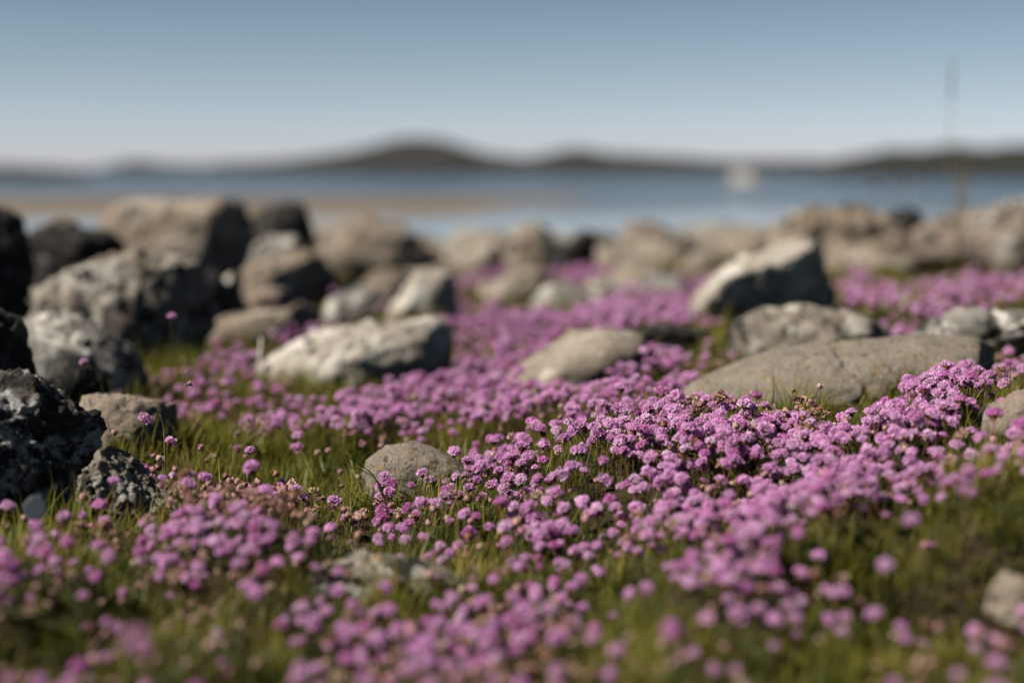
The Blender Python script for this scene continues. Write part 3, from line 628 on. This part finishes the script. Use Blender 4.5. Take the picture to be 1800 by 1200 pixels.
# where the drifts lie: outline of the heads in the photograph, heads per square metre, share of buds
DRIFTS = [
    ([(330, 700), (560, 690), (900, 720), (980, 740), (800, 800), (640, 870), (560, 900), (300, 880), (310, 760)], 110, 0.55),
    ([(0, 880), (1800, 900), (1800, 1200), (0, 1200)], 760, 0.52),
    ([(1380, 900), (1850, 880), (1850, 1250), (1200, 1250), (1330, 1040)], 330, 0.40),
    ([(620, 885), (700, 840), (800, 810), (1000, 800), (1150, 860), (1330, 940), (1330, 1050), (1080, 1060), (900, 1000), (700, 975)], 800, 0.2),
    ([(760, 850), (800, 800), (905, 765), (1000, 720), (1040, 700), (1130, 695), (1260, 705), (1350, 722), (1480, 735), (1560, 690), (1650, 640), (1760, 645), (1850, 700), (1850, 830), (1700, 810), (1500, 850), (1400, 920), (1250, 900), (1150, 850), (1000, 850), (880, 860)], 2600, 0.10),
    ([(870, 960), (900, 900), (1050, 870), (1200, 880), (1380, 900), (1370, 1000), (1230, 1010), (1100, 1030), (950, 1010)], 2000, 0.08),
    ([(640, 900), (640, 850), (760, 830), (860, 840), (800, 900), (720, 930)], 800, 0.35),
    ([(240, 910), (330, 880), (500, 870), (570, 930), (500, 1010), (350, 1005), (260, 970)], 1900, 0.15),
    ([(-60, 930), (60, 910), (140, 960), (100, 1010), (-60, 1020)], 1000, 0.25),
    ([(420, 1060), (520, 1030), (700, 1020), (820, 1030), (980, 1080), (850, 1140), (520, 1130)], 1350, 0.2),
    ([(200, 1040), (420, 1010), (440, 1070), (250, 1090)], 420, 0.3),
    ([(180, 775), (250, 770), (400, 820), (560, 855), (540, 885), (380, 880), (280, 850), (190, 800)], 1250, 0.74),
    ([(1190, 690), (1330, 690), (1460, 700), (1480, 735), (1350, 725), (1200, 720)], 1100, 0.55),
    ([(560, 725), (600, 690), (700, 660), (830, 635), (960, 660), (1090, 640), (1160, 600), (1240, 625), (1240, 660), (1140, 700), (1000, 705), (860, 725), (700, 745), (600, 745)], 1350, 0.1),
    ([(230, 660), (300, 635), (390, 605), (460, 640), (500, 660), (560, 705), (540, 745), (440, 740), (330, 700), (250, 690)], 800, 0.35),
    ([(160, 715), (190, 660), (330, 680), (330, 720), (280, 735)], 800, 0.65),
    ([(70, 720), (80, 650), (200, 660), (180, 720)], 250, 0.85),
    ([(750, 560), (790, 525), (900, 535), (1000, 550), (1120, 490), (1260, 480), (1310, 545), (1250, 580), (1160, 575), (1060, 575), (980, 600), (930, 640), (820, 640), (800, 590)], 1150, 0.08),
    ([(1230, 590), (1290, 550), (1330, 560), (1270, 640), (1230, 640)], 420, 0.35),
    ([(1455, 500), (1500, 470), (1580, 505), (1690, 470), (1760, 480), (1850, 440), (1850, 555), (1700, 545), (1620, 600), (1540, 590), (1560, 550), (1480, 515)], 850, 0.25),
    ([(580, 530), (640, 495), (710, 515), (690, 550), (600, 555)], 600, 0.05),
    ([(930, 490), (980, 460), (1080, 470), (1130, 495), (1060, 510)], 700, 0.05),
    ([(800, 500), (850, 460), (900, 470), (880, 505)], 450, 0.05),
    ([(470, 600), (480, 575), (580, 570), (570, 605)], 600, 0.05),
    ([(1720, 660), (1790, 570), (1850, 570), (1850, 720), (1760, 700)], 500, 0.25),
    ([(1480, 850), (1560, 780), (1650, 740), (1780, 690), (1850, 680), (1850, 830), (1700, 830), (1560, 870)], 1900, 0.10),
]
rng = np.random.default_rng(5)
SIDE = 0.75
def ground_samples(n, y0, y1, widen=0.42):
    """uniform over the wedge of turf the photograph looks along"""
    k = 1.0 + SIDE * 2 / (widen * (y0 + y1)); n = int(n * k)          # as dense as asked, plus a margin on both sides
    y = rng.uniform(y0, y1, 3 * n); w = widen * y + SIDE
    y = y[rng.random(3 * n) < w / w.max()][:n]
    x = rng.uniform(-1, 1, len(y)) * (widen * y + SIDE)
    return x, y, 0
X, Y, A = [], [], []
dens_of = 5200.0
for (y0, y1) in ((0.35, 0.95), (0.95, 3.0), (3.0, 8.5)):
    area = 0.46 * (y1 * y1 - y0 * y0)
    x, y, _ = ground_samples(int(area * dens_of), y0, y1, 0.46)
    X.append(x); Y.append(y)
X, Y = np.concatenate(X), np.concatenate(Y)
Z = ground(X, Y)
P = np.stack([X, Y, Z + HEAD], 1); px, py, dep = project(P)
want = np.zeros(len(X)); budp = np.full(len(X), 0.2)
for poly, dn, bp_ in DRIFTS:
    i = inside(px, py, poly); want[i] = dn; budp[i] = bp_
outside = (np.abs(px - 900) > 950) | (py > 1230)
want[outside] = 480
clump = fbm(np.stack([X, Y, X * 0], 1), 7.0, 3, 21); clump2 = fbm(np.stack([X, Y, X * 0], 1), 17.0, 2, 31)
prob = np.where(Y < 1.9, 2.0, 1.6) * want / dens_of * np.where(Y > 4.6, 0.5, 1.0) * np.clip(1 + 1.1 * clump + 0.7 * clump2, 0.04, 2.4)
for hx, hy, hz, rx_, ry_ in HOLLOWS: prob = prob * np.where(((X - hx) / rx_) ** 2 + ((Y - hy) / ry_) ** 2 < 1.0, 0.1, 1.0)
keep = (rng.random(len(X)) < prob) & free_of_rocks(X, Y, 0.86)
X, Y, Z, px, py, dep, budp = [q[keep] for q in (X, Y, Z, px, py, dep, budp)]
isbud = rng.random(len(X)) < np.clip(budp * 1.15 + 0.06, 0, 0.85)
scl = np.clip(np.where(Y < 1.9, rng.normal(0.68, 0.14, len(X)), rng.normal(0.80, 0.14, len(X))), 0.48, 1.2); scl[isbud] *= rng.uniform(0.85, 1.05, isbud.sum())
rot = np.stack([rng.normal(0, .17, len(X)), rng.normal(0, .17, len(X)), rng.uniform(0, 6.283, len(X))], 1)
# cut single heads that stand alone and can be pointed at: (px, py, distance, kind, form, scale, label)
SINGLES = [
    (246, 740, 2.25, 'f', 4, 1.15, 'lone pink thrift flower on tall stalk before the brownish stone block'),
    (288, 782, 2.2, 'f', 0, 1.1, 'full round pink thrift flower at the head of a row of buds'),
    (425, 796, 2.3, 'f', 2, 0.95, 'small pink thrift flower rising above grass and buds'),
    (205, 762, 2.2, 'b', 2, 1.0, 'rust red thrift bud on upright stalk above the angular stone'),
    (141, 783, 2.13, 'b', 1, 1.0, 'single reddish thrift bud leaning before the craggy black boulder'),
    (196, 850, 2.0, 'f', 6, 0.9, 'half open pink thrift flower against the mossy black face'),  # the face behind it is dark from shade, not moss
    (358, 790, 2.3, 'b', 4, 1.0, 'brown thrift bud on thin dark stalk over the bud row'),
    (1425, 680, 2.32, 'b', 3, 1.0, 'dark thrift bud standing tall against the broad smooth boulder'),
    (1396, 688, 2.34, 'b', 0, 0.9, 'tan thrift bud against the broad smooth boulder'),
    (1238, 707, 2.3, 'f', 1, 1.0, 'pink thrift flower with wide dome before the tan buds'),
    (303, 560, 2.9, 'f', 3, 1.0, 'bright pink thrift flower against the black end of the mottled boulder'),
    (140, 640, 2.7, 'f', 5, 1.0, 'pink thrift flower against the low round black stone'),
    (948, 752, 2.36, 'f', 0, 0.8, 'small pink thrift flower nodding just clear of the dense drift'),
    (230, 1135, 1.05, 'f', 1, 1.15, 'deep pink thrift flower on long stalk in sparse front turf'),
    (725, 1165, 0.98, 'f', 2, 1.2, 'broad pink thrift flower with heavy head in front turf'),
    (1560, 1000, 1.5, 'f', 3, 1.05, 'pink thrift flower at the mouth of the dark hollow'),
    (1610, 920, 1.55, 'f', 1, 1.05, 'pink thrift flower hanging on the dark bank above the hollow'),
    (1695, 870, 1.5, 'f', 0, 1.0, 'round mauve thrift flower on the shaded bank'),
]
def place(kind, form, loc, rz, s, label, group, cat):
    e = (FLOWER if kind == 'f' else BUD)[form]
    root = bpy.data.objects.new('thrift_flower' if kind == 'f' else 'thrift_bud', None); C.objects.link(root)
    root.empty_display_size = 0.01
    root.location = loc; root.rotation_euler = rz; root.scale = (s, s, s)
    st = bpy.data.objects.new('stem', e['stem']); C.objects.link(st); st.parent = root
    hd = bpy.data.objects.new('flower_head' if kind == 'f' else 'bud_head', e['head']); C.objects.link(hd); hd.parent = root
    if kind == 'f':
        b = bpy.data.objects.new('bract_cup', e['bract']); C.objects.link(b); b.parent = hd
    return tag(root, label, cat, group)
def long_stem(kind, form, head, s, label):
    """a single flower whose stalk is as long as the photograph shows: foot on the turf, head at its place"""
    e = (FLOWER if kind == 'f' else BUD)[form]
    top = max(v.co.z for v in e['stem'].vertices)
    g = float(ground(head.x, head.y)[0]); h = head.z - g
    root = place(kind, form, (head.x, head.y, head.z - top * s), (0, 0, random.Random(label).uniform(0, 6.28)), s, label, None, 'flower' if kind == 'f' else 'bud')
    st = [c for c in root.children if c.name.startswith('stem')][0]
    k = max(h / s, top * 0.5) / top
    st.scale = (1, 1, k); st.location = (0, 0, top * (1 - k))
for (a, b, d_, kd, fm, s, lb) in SINGLES:
    long_stem(kd, fm, px_point(a, b, d_), s * (0.85 if d_ > 1.8 else 0.74), lb)

inview = (px > 5) & (px < 1795) & (py < 1195) & (py > 300)
def region(a, b):
    if b > 1060: return 'in the loose front turf'
    if a > 1480 and b < 880: return 'on the raised bank past the smooth boulder'
    if a > 1380: return 'in thin turf below the dark bank'
    if a < 620 and b > 860: return 'in the clump before the small angular stone'
    if a < 860: return 'around the flat sunken grey stone'
    return 'in the dense drift below the smooth boulder'
order = np.argsort(dep)
single = np.zeros(len(X), bool)
nf = nb = 0
for i in order:
    if not inview[i]: continue
    if isbud[i] and nb < 150: nb += 1
    elif not isbud[i] and nf < 285: nf += 1
    else: continue
    single[i] = True
    reg = region(px[i], py[i])
    f = int(rng.integers(0, 7 if not isbud[i] else 5))
    place('b' if isbud[i] else 'f', f, (X[i], Y[i], Z[i]), tuple(rot[i]), float(scl[i]),
          (('small ' if scl[i] < 0.73 else 'large ' if scl[i] > 0.95 else '') + ('blush brown closed thrift bud ' if isbud[i] else 'half open pink thrift flower ' if f == 6 else 'pink thrift flower on short stalk ')) + reg,
          ('thrift buds ' if isbud[i] else 'pink thrift flowers ') + reg, 'bud' if isbud[i] else 'flower')

def scatter(name, pts, rots, scls, idx, coll, label, cat):
    me = bpy.data.meshes.new(name); me.vertices.add(len(pts)); me.vertices.foreach_set('co', np.ascontiguousarray(pts, np.float32).ravel())
    a = me.attributes.new('turn', 'FLOAT_VECTOR', 'POINT'); a.data.foreach_set('vector', np.ascontiguousarray(rots, np.float32).ravel())
    a = me.attributes.new('size', 'FLOAT', 'POINT'); a.data.foreach_set('value', np.ascontiguousarray(scls, np.float32))
    a = me.attributes.new('form', 'INT', 'POINT'); a.data.foreach_set('value', np.ascontiguousarray(idx, np.int32))
    o = bpy.data.objects.new(name, me); C.objects.link(o)
    g = bpy.data.node_groups.new(name, 'GeometryNodeTree')
    g.interface.new_socket('Geometry', in_out='INPUT', socket_type='NodeSocketGeometry')
    g.interface.new_socket('Geometry', in_out='OUTPUT', socket_type='NodeSocketGeometry')
    gi, go = g.nodes.new('NodeGroupInput'), g.nodes.new('NodeGroupOutput')
    ip = g.nodes.new('GeometryNodeInstanceOnPoints'); ci = g.nodes.new('GeometryNodeCollectionInfo')
    ci.inputs['Collection'].default_value = coll; ci.inputs['Separate Children'].default_value = True; ci.inputs['Reset Children'].default_value = True
    def attr(n, t):
        q = g.nodes.new('GeometryNodeInputNamedAttribute'); q.data_type = t; q.inputs['Name'].default_value = n; return q.outputs[0]
    e2r = g.nodes.new('FunctionNodeEulerToRotation')
    g.links.new(attr('turn', 'FLOAT_VECTOR'), e2r.inputs[0])
    g.links.new(gi.outputs[0], ip.inputs['Points']); g.links.new(ci.outputs[0], ip.inputs['Instance'])
    ip.inputs['Pick Instance'].default_value = True
    g.links.new(attr('form', 'INT'), ip.inputs['Instance Index']); g.links.new(e2r.outputs[0], ip.inputs['Rotation']); g.links.new(attr('size', 'FLOAT'), ip.inputs['Scale'])
    g.links.new(ip.outputs[0], go.inputs[0])
    md = o.modifiers.new('scatter', 'NODES'); md.node_group = g
    return tag(o, label, cat, kind='stuff')

base = np.stack([X, Y, Z], 1)
i = (~single) & (~isbud)
scatter('thrift_flowers', base[i], rot[i], scl[i], rng.integers(0, 7, i.sum()), col_fl, 'pink thrift flowers spreading in drifts between the boulders', 'flowers')
i = (~single) & isbud
scatter('thrift_buds', base[i], rot[i], scl[i], rng.integers(0, 7, i.sum()), col_bd, 'brown and blush thrift buds scattered through the drifts', 'buds')
FX, FY = X, Y

# ------------------------------------------------------------------ grass and cushion leaves
def blade(rnd, h, w, lean, seg=3, r0=0.0, tw=0.3):
    a = rnd.uniform(0, 6.283); d = Vector((math.cos(a), math.sin(a), 0)); q = Vector((-d.y, d.x, 0))
    ph = rnd.uniform(0, 6.283); o = Vector((r0 * math.cos(ph), r0 * math.sin(ph), -0.004))
    V, Fc, T = [], [], []; t0 = rnd.uniform(0.15, 0.7)
    for k in range(seg + 1):
        t = k / seg
        c = o + d * (lean * h * t ** 1.8) + Vector((0, 0, h * t * (1 - 0.35 * lean * t)))
        ww = w * (1 - t ** 1.5) * 0.5
        if k < seg: V += [c + q * ww, c - q * ww]; T += [t0 + .1 * t] * 2
        else: V.append(c); T.append(min(1, t0 + .3))
    for k in range(seg - 1): Fc.append((2 * k, 2 * k + 1, 2 * k + 3, 2 * k + 2))
    Fc.append((2 * seg - 2, 2 * seg - 1, 2 * seg))
    return V, Fc, T
def tuft_coll(name, n, nb, hr, wr, lr, rad, mat, seed):
    cl = bpy.data.collections.new(name); rnd = random.Random(seed)
    for i in range(n):
        parts = []
        for b in range(nb):
            v, f, t = blade(rnd, rnd.uniform(*hr), rnd.uniform(*wr), rnd.uniform(*lr), 3, rad * math.sqrt(rnd.random()))
            parts.append((v, f, t, 0))
        V, Fc, T, Mi = join(parts)
        cl.objects.link(mesh_obj('%s_%d' % (name, i), V, Fc, mat, link=False, col=T))
    return cl
col_gr = tuft_coll('grass_forms', 6, 15, (0.025, 0.068), (0.0012, 0.0024), (0.1, 0.9), 0.016, M_grass, 2)
col_cu = tuft_coll('cushion_forms', 5, 34, (0.016, 0.036), (0.0009, 0.0016), (0.2, 1.2), 0.017, M_cushion, 3)

col_lg = tuft_coll('long_forms', 4, 4, (0.06, 0.115), (0.0012, 0.002), (0.1, 0.8), 0.02, M_grass, 9)
def near_flowers(x, y, cell=0.05):
    kx, ky = np.floor(FX / cell).astype(int), np.floor(FY / cell).astype(int)
    from collections import Counter
    c = Counter(zip(kx.tolist(), ky.tolist()))
    return np.array([c.get((a, b), 0) for a, b in zip(np.floor(x / cell).astype(int).tolist(), np.floor(y / cell).astype(int).tolist())])
GX_, GY_, GS_ = [], [], []
for (y0, y1, dn, s) in ((0.2, 0.75, 2200, 1.0), (0.75, 2.0, 3600, 1.0), (2.0, 3.2, 2800, 1.05), (3.2, 5.0, 1100, 1.25), (5.0, 8.5, 260, 1.5)):
    n = int(dn * 0.45 * (y1 * y1 - y0 * y0)); x, y, _ = ground_samples(n, y0, y1, 0.45)
    GX_.append(x); GY_.append(y); GS_.append(np.full(len(x), s))
for hx, hy, hz, rx_, ry_ in HOLLOWS:                    # tufts on the rims and walls of the hollows
    n = int(52000 * rx_ * ry_ * (1 + hz * 6)); t = rng.uniform(0, 6.283, n); k_ = rng.uniform(0.75, 2.0, n)
    GX_.append(hx + rx_ * k_ * np.cos(t)); GY_.append(hy + ry_ * k_ * np.sin(t)); GS_.append(np.full(n, 1.1))
q_ = px_point(1740, 960, 1.6); n = 1500
GX_.append(q_.x + rng.normal(0, .13, n)); GY_.append(q_.y + rng.normal(0, .12, n)); GS_.append(np.full(n, 1.05))
for (fx_, fy_, fa_, fb_) in FOOT:                       # turf growing up round the stones
    if fy_ > 5: continue
    n = int(420 * (fa_ + fb_)); t = rng.uniform(0, 6.283, n); k_ = rng.uniform(0.86, 1.12, n)
    GX_.append(fx_ + fa_ * k_ * np.cos(t)); GY_.append(fy_ + fb_ * k_ * np.sin(t)); GS_.append(np.full(n, 1.35))
x, y, s = np.concatenate(GX_), np.concatenate(GY_), np.concatenate(GS_)
ok = free_of_rocks(x, y, 0.85); x, y, s = x[ok], y[ok], s[ok]
z = ground(x, y); gpx, gpy, gd = project(np.stack([x, y, z], 1))
nfl = near_flowers(x, y)
lush = inside(gpx, gpy, [(300, 690), (560, 700), (900, 740), (860, 800), (640, 900), (560, 930), (330, 900), (310, 760)])
p_cush = np.clip(0.25 + 0.25 * nfl, 0, 0.9); p_cush[lush] = 0.3
cush = rng.random(len(x)) < p_cush
s = s * rng.uniform(0.65, 1.15, len(x)); s[lush & ~cush] *= 1.05
patch = fbm(np.stack([x, y, x * 0], 1), 5.0, 4, 77)
s = s * np.clip(1.0 + 0.8 * fbm(np.stack([x, y, x * 0], 1), 8.0, 3, 78), 0.4, 1.9)
keep = (rng.random(len(x)) < np.clip(0.75 + 0.8 * patch, 0.25, 1)) | (lush & (rng.random(len(x)) < 0.85))
for hx, hy, hz, rx_, ry_ in HOLLOWS: keep &= ~((((x - hx) / rx_) ** 2 + ((y - hy) / ry_) ** 2 < 0.9) & (rng.random(len(x)) < 0.35))
x, y, z, s, cush = [q[keep] for q in (x, y, z, s, cush)]
r = np.stack([rng.normal(0, .15, len(x)), rng.normal(0, .15, len(x)), rng.uniform(0, 6.283, len(x))], 1)
b = np.stack([x, y, z], 1)
scatter('grass', b[~cush], r[~cush], s[~cush], rng.integers(0, 6, (~cush).sum()), col_gr, 'short yellow green grass growing between the stones and flowers', 'grass')
lx, ly, _ = ground_samples(9000, 0.9, 5.0, 0.45)
lz = ground(lx, ly); lpx, lpy, _d = project(np.stack([lx, ly, lz], 1))
lk = free_of_rocks(lx, ly, 1.0) & (rng.random(len(lx)) < np.where(inside(lpx, lpy, [(300, 690), (560, 700), (900, 740), (860, 800), (640, 900), (560, 930), (330, 900), (310, 760)]), 0.30, 0.08))
lx, ly, lz = lx[lk], ly[lk], lz[lk]
scatter('long_grass', np.stack([lx, ly, lz], 1), np.stack([rng.normal(0, .2, len(lx)), rng.normal(0, .2, len(lx)), rng.uniform(0, 6.283, len(lx))], 1), rng.uniform(.7, 1.2, len(lx)), rng.integers(0, 4, len(lx)), col_lg, 'longer loose grass blades standing above the short turf', 'grass')
scatter('thrift_leaves', b[cush], r[cush], s[cush], rng.integers(0, 5, cush.sum()), col_cu, 'dark narrow cushion leaves under the thrift flowers', 'leaves')

# ------------------------------------------------------------------ single grass stalks, dry stalks
def stalk(name, pts, r0, r1, mat, label, cat, head=None, group=None):
    pts = [Vector(q) for q in pts]
    out_ = []
    for i in range(len(pts) - 1):
        for k in range(4):
            t = k / 4.0
            p0, p1, p2, p3 = pts[max(i - 1, 0)], pts[i], pts[i + 1], pts[min(i + 2, len(pts) - 1)]
            out_.append(0.5 * ((2 * p1) + (p2 - p0) * t + (2 * p0 - 5 * p1 + 4 * p2 - p3) * t * t + (3 * p1 - p0 - 3 * p2 + p3) * t ** 3))
    out_.append(pts[-1]); m_ = len(out_)
    rad = [r0 + (r1 - r0) * i / (m_ - 1) for i in range(m_)]
    V, Fc = tube(out_, rad, 5)
    origin = out_[0].copy()
    root = bpy.data.objects.new(name, None); C.objects.link(root); root.location = origin; root.empty_display_size = 0.02
    mesh_obj('stalk', [v - origin for v in V], Fc, mat, parent=root)
    if head:
        rnd = random.Random(label); hv, hf = [], []
        a, bq = out_[-1 - head[0]], out_[-1]
        for k in range(head[1]):
            c = a.lerp(bq, rnd.random()); ang = rnd.uniform(0, 6.28); L = head[2] * rnd.uniform(.6, 1.2)
            d = Vector((math.cos(ang) * .55, math.sin(ang) * .55, 0.9)).normalized(); q = d.orthogonal().normalized() * L * .18
            e = len(hv); hv += [c - origin, c + d * L * .5 + q - origin, c + d * L - origin, c + d * L * .5 - q - origin]; hf.append((e, e + 1, e + 2, e + 3))
        mesh_obj('seed_head', hv, hf, mat, parent=root)
    return tag(root, label, cat, group)
def gp(a, b, d):                      # foot of a stalk on the turf below this pixel
    q = px_point(a, b, d); q.z = float(ground(q.x, q.y)[0]) - 0.005; return q
def pp(a, b, d): return px_point(a, b, d)
stalk('grass_stalk', [gp(690, 900, 2.27), pp(665, 850, 2.27), pp(632, 815, 2.26), pp(600, 797, 2.25)], 0.0016, 0.0005, M_darkstalk, 'dark arching grass blade bending past the smooth grey stone', 'grass stalk')
stalk('grass_stalk', [gp(688, 905, 2.25), pp(672, 860, 2.25), pp(640, 828, 2.25), pp(604, 819, 2.24)], 0.0014, 0.0005, M_darkstalk, 'lower dark grass blade curving out before the smooth grey stone', 'grass stalk')
stalk('grass_stalk', [gp(1046, 805, 2.24), pp(1030, 780, 2.24), pp(1012, 755, 2.24), pp(996, 732, 2.23)], 0.0016, 0.0006, M_darkstalk, 'dark slanting stem lying across the dense pink drift', 'grass stalk')
stalk('grass_stalk', [gp(392, 840, 2.3), pp(412, 800, 2.3), pp(440, 760, 2.3), pp(466, 728, 2.3)], 0.0009, 0.0003, M_straw, 'pale dry grass stalk leaning over the bud row', 'grass stalk')
stalk('grass_stalk', [gp(420, 850, 2.3), pp(432, 810, 2.3), pp(446, 780, 2.3), pp(462, 752, 2.3)], 0.0008, 0.0003, M_straw, 'second shorter dry grass stalk above the bud row', 'grass stalk')
stalk('grass_stalk', [gp(290, 800, 2.28), pp(289, 775, 2.28), pp(288, 752, 2.28), pp(281, 728, 2.28)], 0.0015, 0.0004, M_straw, 'straw blade standing upright before the brownish stone block', 'grass stalk')
stalk('grass_stalk', [gp(210, 760, 2.35), pp(190, 742, 2.32), pp(160, 763, 2.28), pp(134, 783, 2.2)], 0.0006, 0.0003, M_straw, 'thin straw thread stretched from the stone to the lone bud', 'grass stalk')
stalk('grass_stalk', [gp(1040, 770, 2.3), pp(1046, 745, 2.3), pp(1050, 722, 2.3), pp(1053, 700, 2.3)], 0.0012, 0.0004, M_straw, 'straw stalk rising in a gap of the dense pink drift', 'grass stalk')
stalk('dry_reed', [pp(1664, 420, 5.9), pp(1668, 300, 5.9), pp(1671, 200, 5.9), pp(1674, 108, 5.9)], 0.0026, 0.0016, M_straw, 'very tall thin reed with seed head rising from the reddish outcrop', 'reed', head=(3, 40, 0.022))
for k, (a0, a1, yt, th) in enumerate([(1682, 1695, 262, .007), (1690, 1712, 278, .004), (1694, 1688, 285, .005)]):
    stalk('dry_stalk', [pp(a0, 430, 5.8 + .03 * k), pp(a0 + 2, 350, 5.8 + .03 * k), pp((a0 + a1) / 2, 315, 5.8 + .03 * k), pp(a1, yt, 5.8 + .03 * k)], th, th * .5, M_straw,
          ['thick tan dry stalk standing on the reddish outcrop', 'forked thin dry stalk leaning off the thick tan stalk', 'short dry stalk close behind the thick tan stalk'][k], 'dry stalk', head=(3, 14, 0.03))
for k, (a, yt) in enumerate([(1560, 305), (1622, 300), (1585, 318), (1530, 322)]):
    stalk('dry_reed', [pp(a, 420, 6.2), pp(a + 1, 370, 6.2), pp(a + 4, 340, 6.2), pp(a + 5, yt, 6.2)], 0.0022, 0.0014, M_straw, 'faint dry reed standing on top of the brown outcrop', 'reed', head=(2, 12, 0.03), group='dry reeds on the brown outcrop')

# ------------------------------------------------------------------ boat on the water
M_white = simple('boat_white', (0.55, 0.53, 0.51), 0.35, scale=2); M_glass = simple('boat_window', (0.03, 0.04, 0.05), 0.1); M_steel = simple('boat_steel', (0.5, 0.5, 0.5), 0.3)
boat = bpy.data.objects.new('motor_boat', None); C.objects.link(boat)
bq = px_point(1312, 325, 250); boat.location = (bq.x, 250, 0); boat.rotation_euler = (0, 0, R(-34)); boat.scale = (0.95, 0.95, 0.95)
L, Wd = 6.4, 2.2
st = []
for k in range(13):
    t = k / 12; xx = -L / 2 + L * t
    w = Wd / 2 * (1 - max(0, (t - 0.55) / 0.45) ** 2.2); hgt = 0.95 + 0.45 * t * t
    st += [(xx, -w, hgt), (xx, -w * .8, 0.1), (xx, 0, -0.25), (xx, w * .8, 0.1), (xx, w, hgt)]
hf = [(5 * k + i, 5 * k + i + 1, 5 * k + 6 + i, 5 * k + 5 + i) for k in range(12) for i in range(4)] + [(5 * k + 4, 5 * k, 5 * k + 5, 5 * k + 9) for k in range(12)] + [(4, 3, 2, 1, 0)]
mesh_obj('hull', st, hf, M_white, parent=boat, smooth=False)
def prism(x0, x1, w, z0, z1, rake0, rake1):
    return [(x0, -w, z0), (x1, -w, z0), (x1, w, z0), (x0, w, z0), (x0 + rake0, -w * .85, z1), (x1 - rake1, -w * .85, z1), (x1 - rake1, w * .85, z1), (x0 + rake0, w * .85, z1)], [(3, 2, 1, 0), (4, 5, 6, 7), (0, 1, 5, 4), (1, 2, 6, 5), (2, 3, 7, 6), (3, 0, 4, 7)]
v_, f_ = prism(-2.3, 1.6, 0.9, 1.0, 2.7, 0.1, 0.7); cab = mesh_obj('cabin', v_, f_, M_white, parent=boat, smooth=False)
for sx in (-1.6, -0.5, 0.5):
    for sy in (-1, 1):
        v_, f_ = prism(sx, sx + .8, 0.03, 1.75, 2.35, 0, 0); mesh_obj('window', [(a, b + sy * .84, c_) for a, b, c_ in v_], f_, M_glass, parent=cab, smooth=False)
v_, f_ = tube([Vector((-1.2, 0, 2.65)), Vector((-1.2, 0, 3.5))], [0.05, 0.03], 6); mesh_obj('mast', v_, f_, M_steel, parent=boat)
v_, f_ = prism(-2.7, 0.9, 0.95, 2.703, 2.82, 0.1, 0.2); mesh_obj('cabin_roof', v_, f_, M_white, parent=boat, smooth=False)
tag(boat, 'white motor boat with cabin lying off the far shore', 'boat')

# ------------------------------------------------------------------ small finds
M_bone = simple('bleached_wood', (0.62, 0.58, 0.52), 0.7, scale=60)
q0, q1 = px_point(448, 645, 3.35), px_point(459, 592, 3.35); q0.z = float(ground(q0.x, q0.y)[0]) - 0.01
dw = (q1 - q0); V, Fc = tube([Vector((0, 0, 0)), dw * .3, dw * .7 + Vector((.002, 0, 0)), dw], [0.0035, 0.0045, 0.004, 0.002], 6)
V = [Vector((v.x, v.y * .5, v.z)) for v in V]
o = mesh_obj('driftwood_sliver', V, Fc, M_bone); o.location = q0
tag(o, 'white bleached sliver standing upright beside the long white boulder', 'driftwood')

M_disc = simple('blur_disc', (0.04, 0.05, 0.066), 0.5, scale=80)  # disc added for a pale round out-of-focus blur
V, Fc = [], []
rn = random.Random(4)
ring = [(math.cos(t) * (0.0150 + rn.uniform(-.002, .002)), math.sin(t) * (0.0175 + rn.uniform(-.002, .002))) for t in np.linspace(0, 6.283, 18)[:-1]]
for j, (s, yy) in enumerate([(1, 0.0), (1, 0.0015), (0.9, -0.0006), (0.8, -0.0008)]):
    V += [(a * s, yy, b * s) for a, b in ring]
k = len(ring)
for (a, b) in ((0, 1), (2, 0), (3, 2)):
    Fc += [(a * k + i, a * k + (i + 1) % k, b * k + (i + 1) % k, b * k + i) for i in range(k)]
Fc += [tuple(3 * k + i for i in range(k)), tuple(k + i for i in range(k))[::-1]]
o = mesh_obj('bokeh_disc', V, Fc, M_disc, smooth=False); o.location = px_point(62, 892, 1.87); o.rotation_euler = (R(-14), 0, R(10))
tag(o, 'pale bluish disc added for a bokeh blur against the craggy black boulder', 'blur disc')

M_bee = simple('bee_body', (0.05, 0.03, 0.015), 0.6); M_wing = simple('bee_wing', (0.35, 0.3, 0.25), 0.3)
bee = bpy.data.objects.new('bee', None); C.objects.link(bee); bee.location = px_point(333, 677, 2.3); bee.rotation_euler = (0, R(8), R(20)); bee.empty_display_size = 0.01
V, Fc = tube([Vector((x_, 0, z_)) for x_, z_ in ((-.0062, -.0006), (-.005, -.0003), (-.0025, 0), (-.0008, .0002), (.001, .0006), (.003, .0004), (.0038, 0), (.005, -.0003), (.006, -.0006))], [.0004, .0014, .0019, .0009, .0018, .0016, .0009, .0013, .0005], 8)
mesh_obj('body', V, Fc, M_bee, parent=bee)
for sy in (-1, 1):
    mesh_obj('wing', [(.001, sy * .0012, .0016), (.003, sy * .004, .0045), (.0012, sy * .0075, .0062), (-.002, sy * .0065, .005), (-.002, sy * .003, .0028)], [(0, 1, 2, 3, 4)], M_wing, parent=bee)
tag(bee, 'tiny dark bee flying over the flowers behind the angular stone', 'bee')
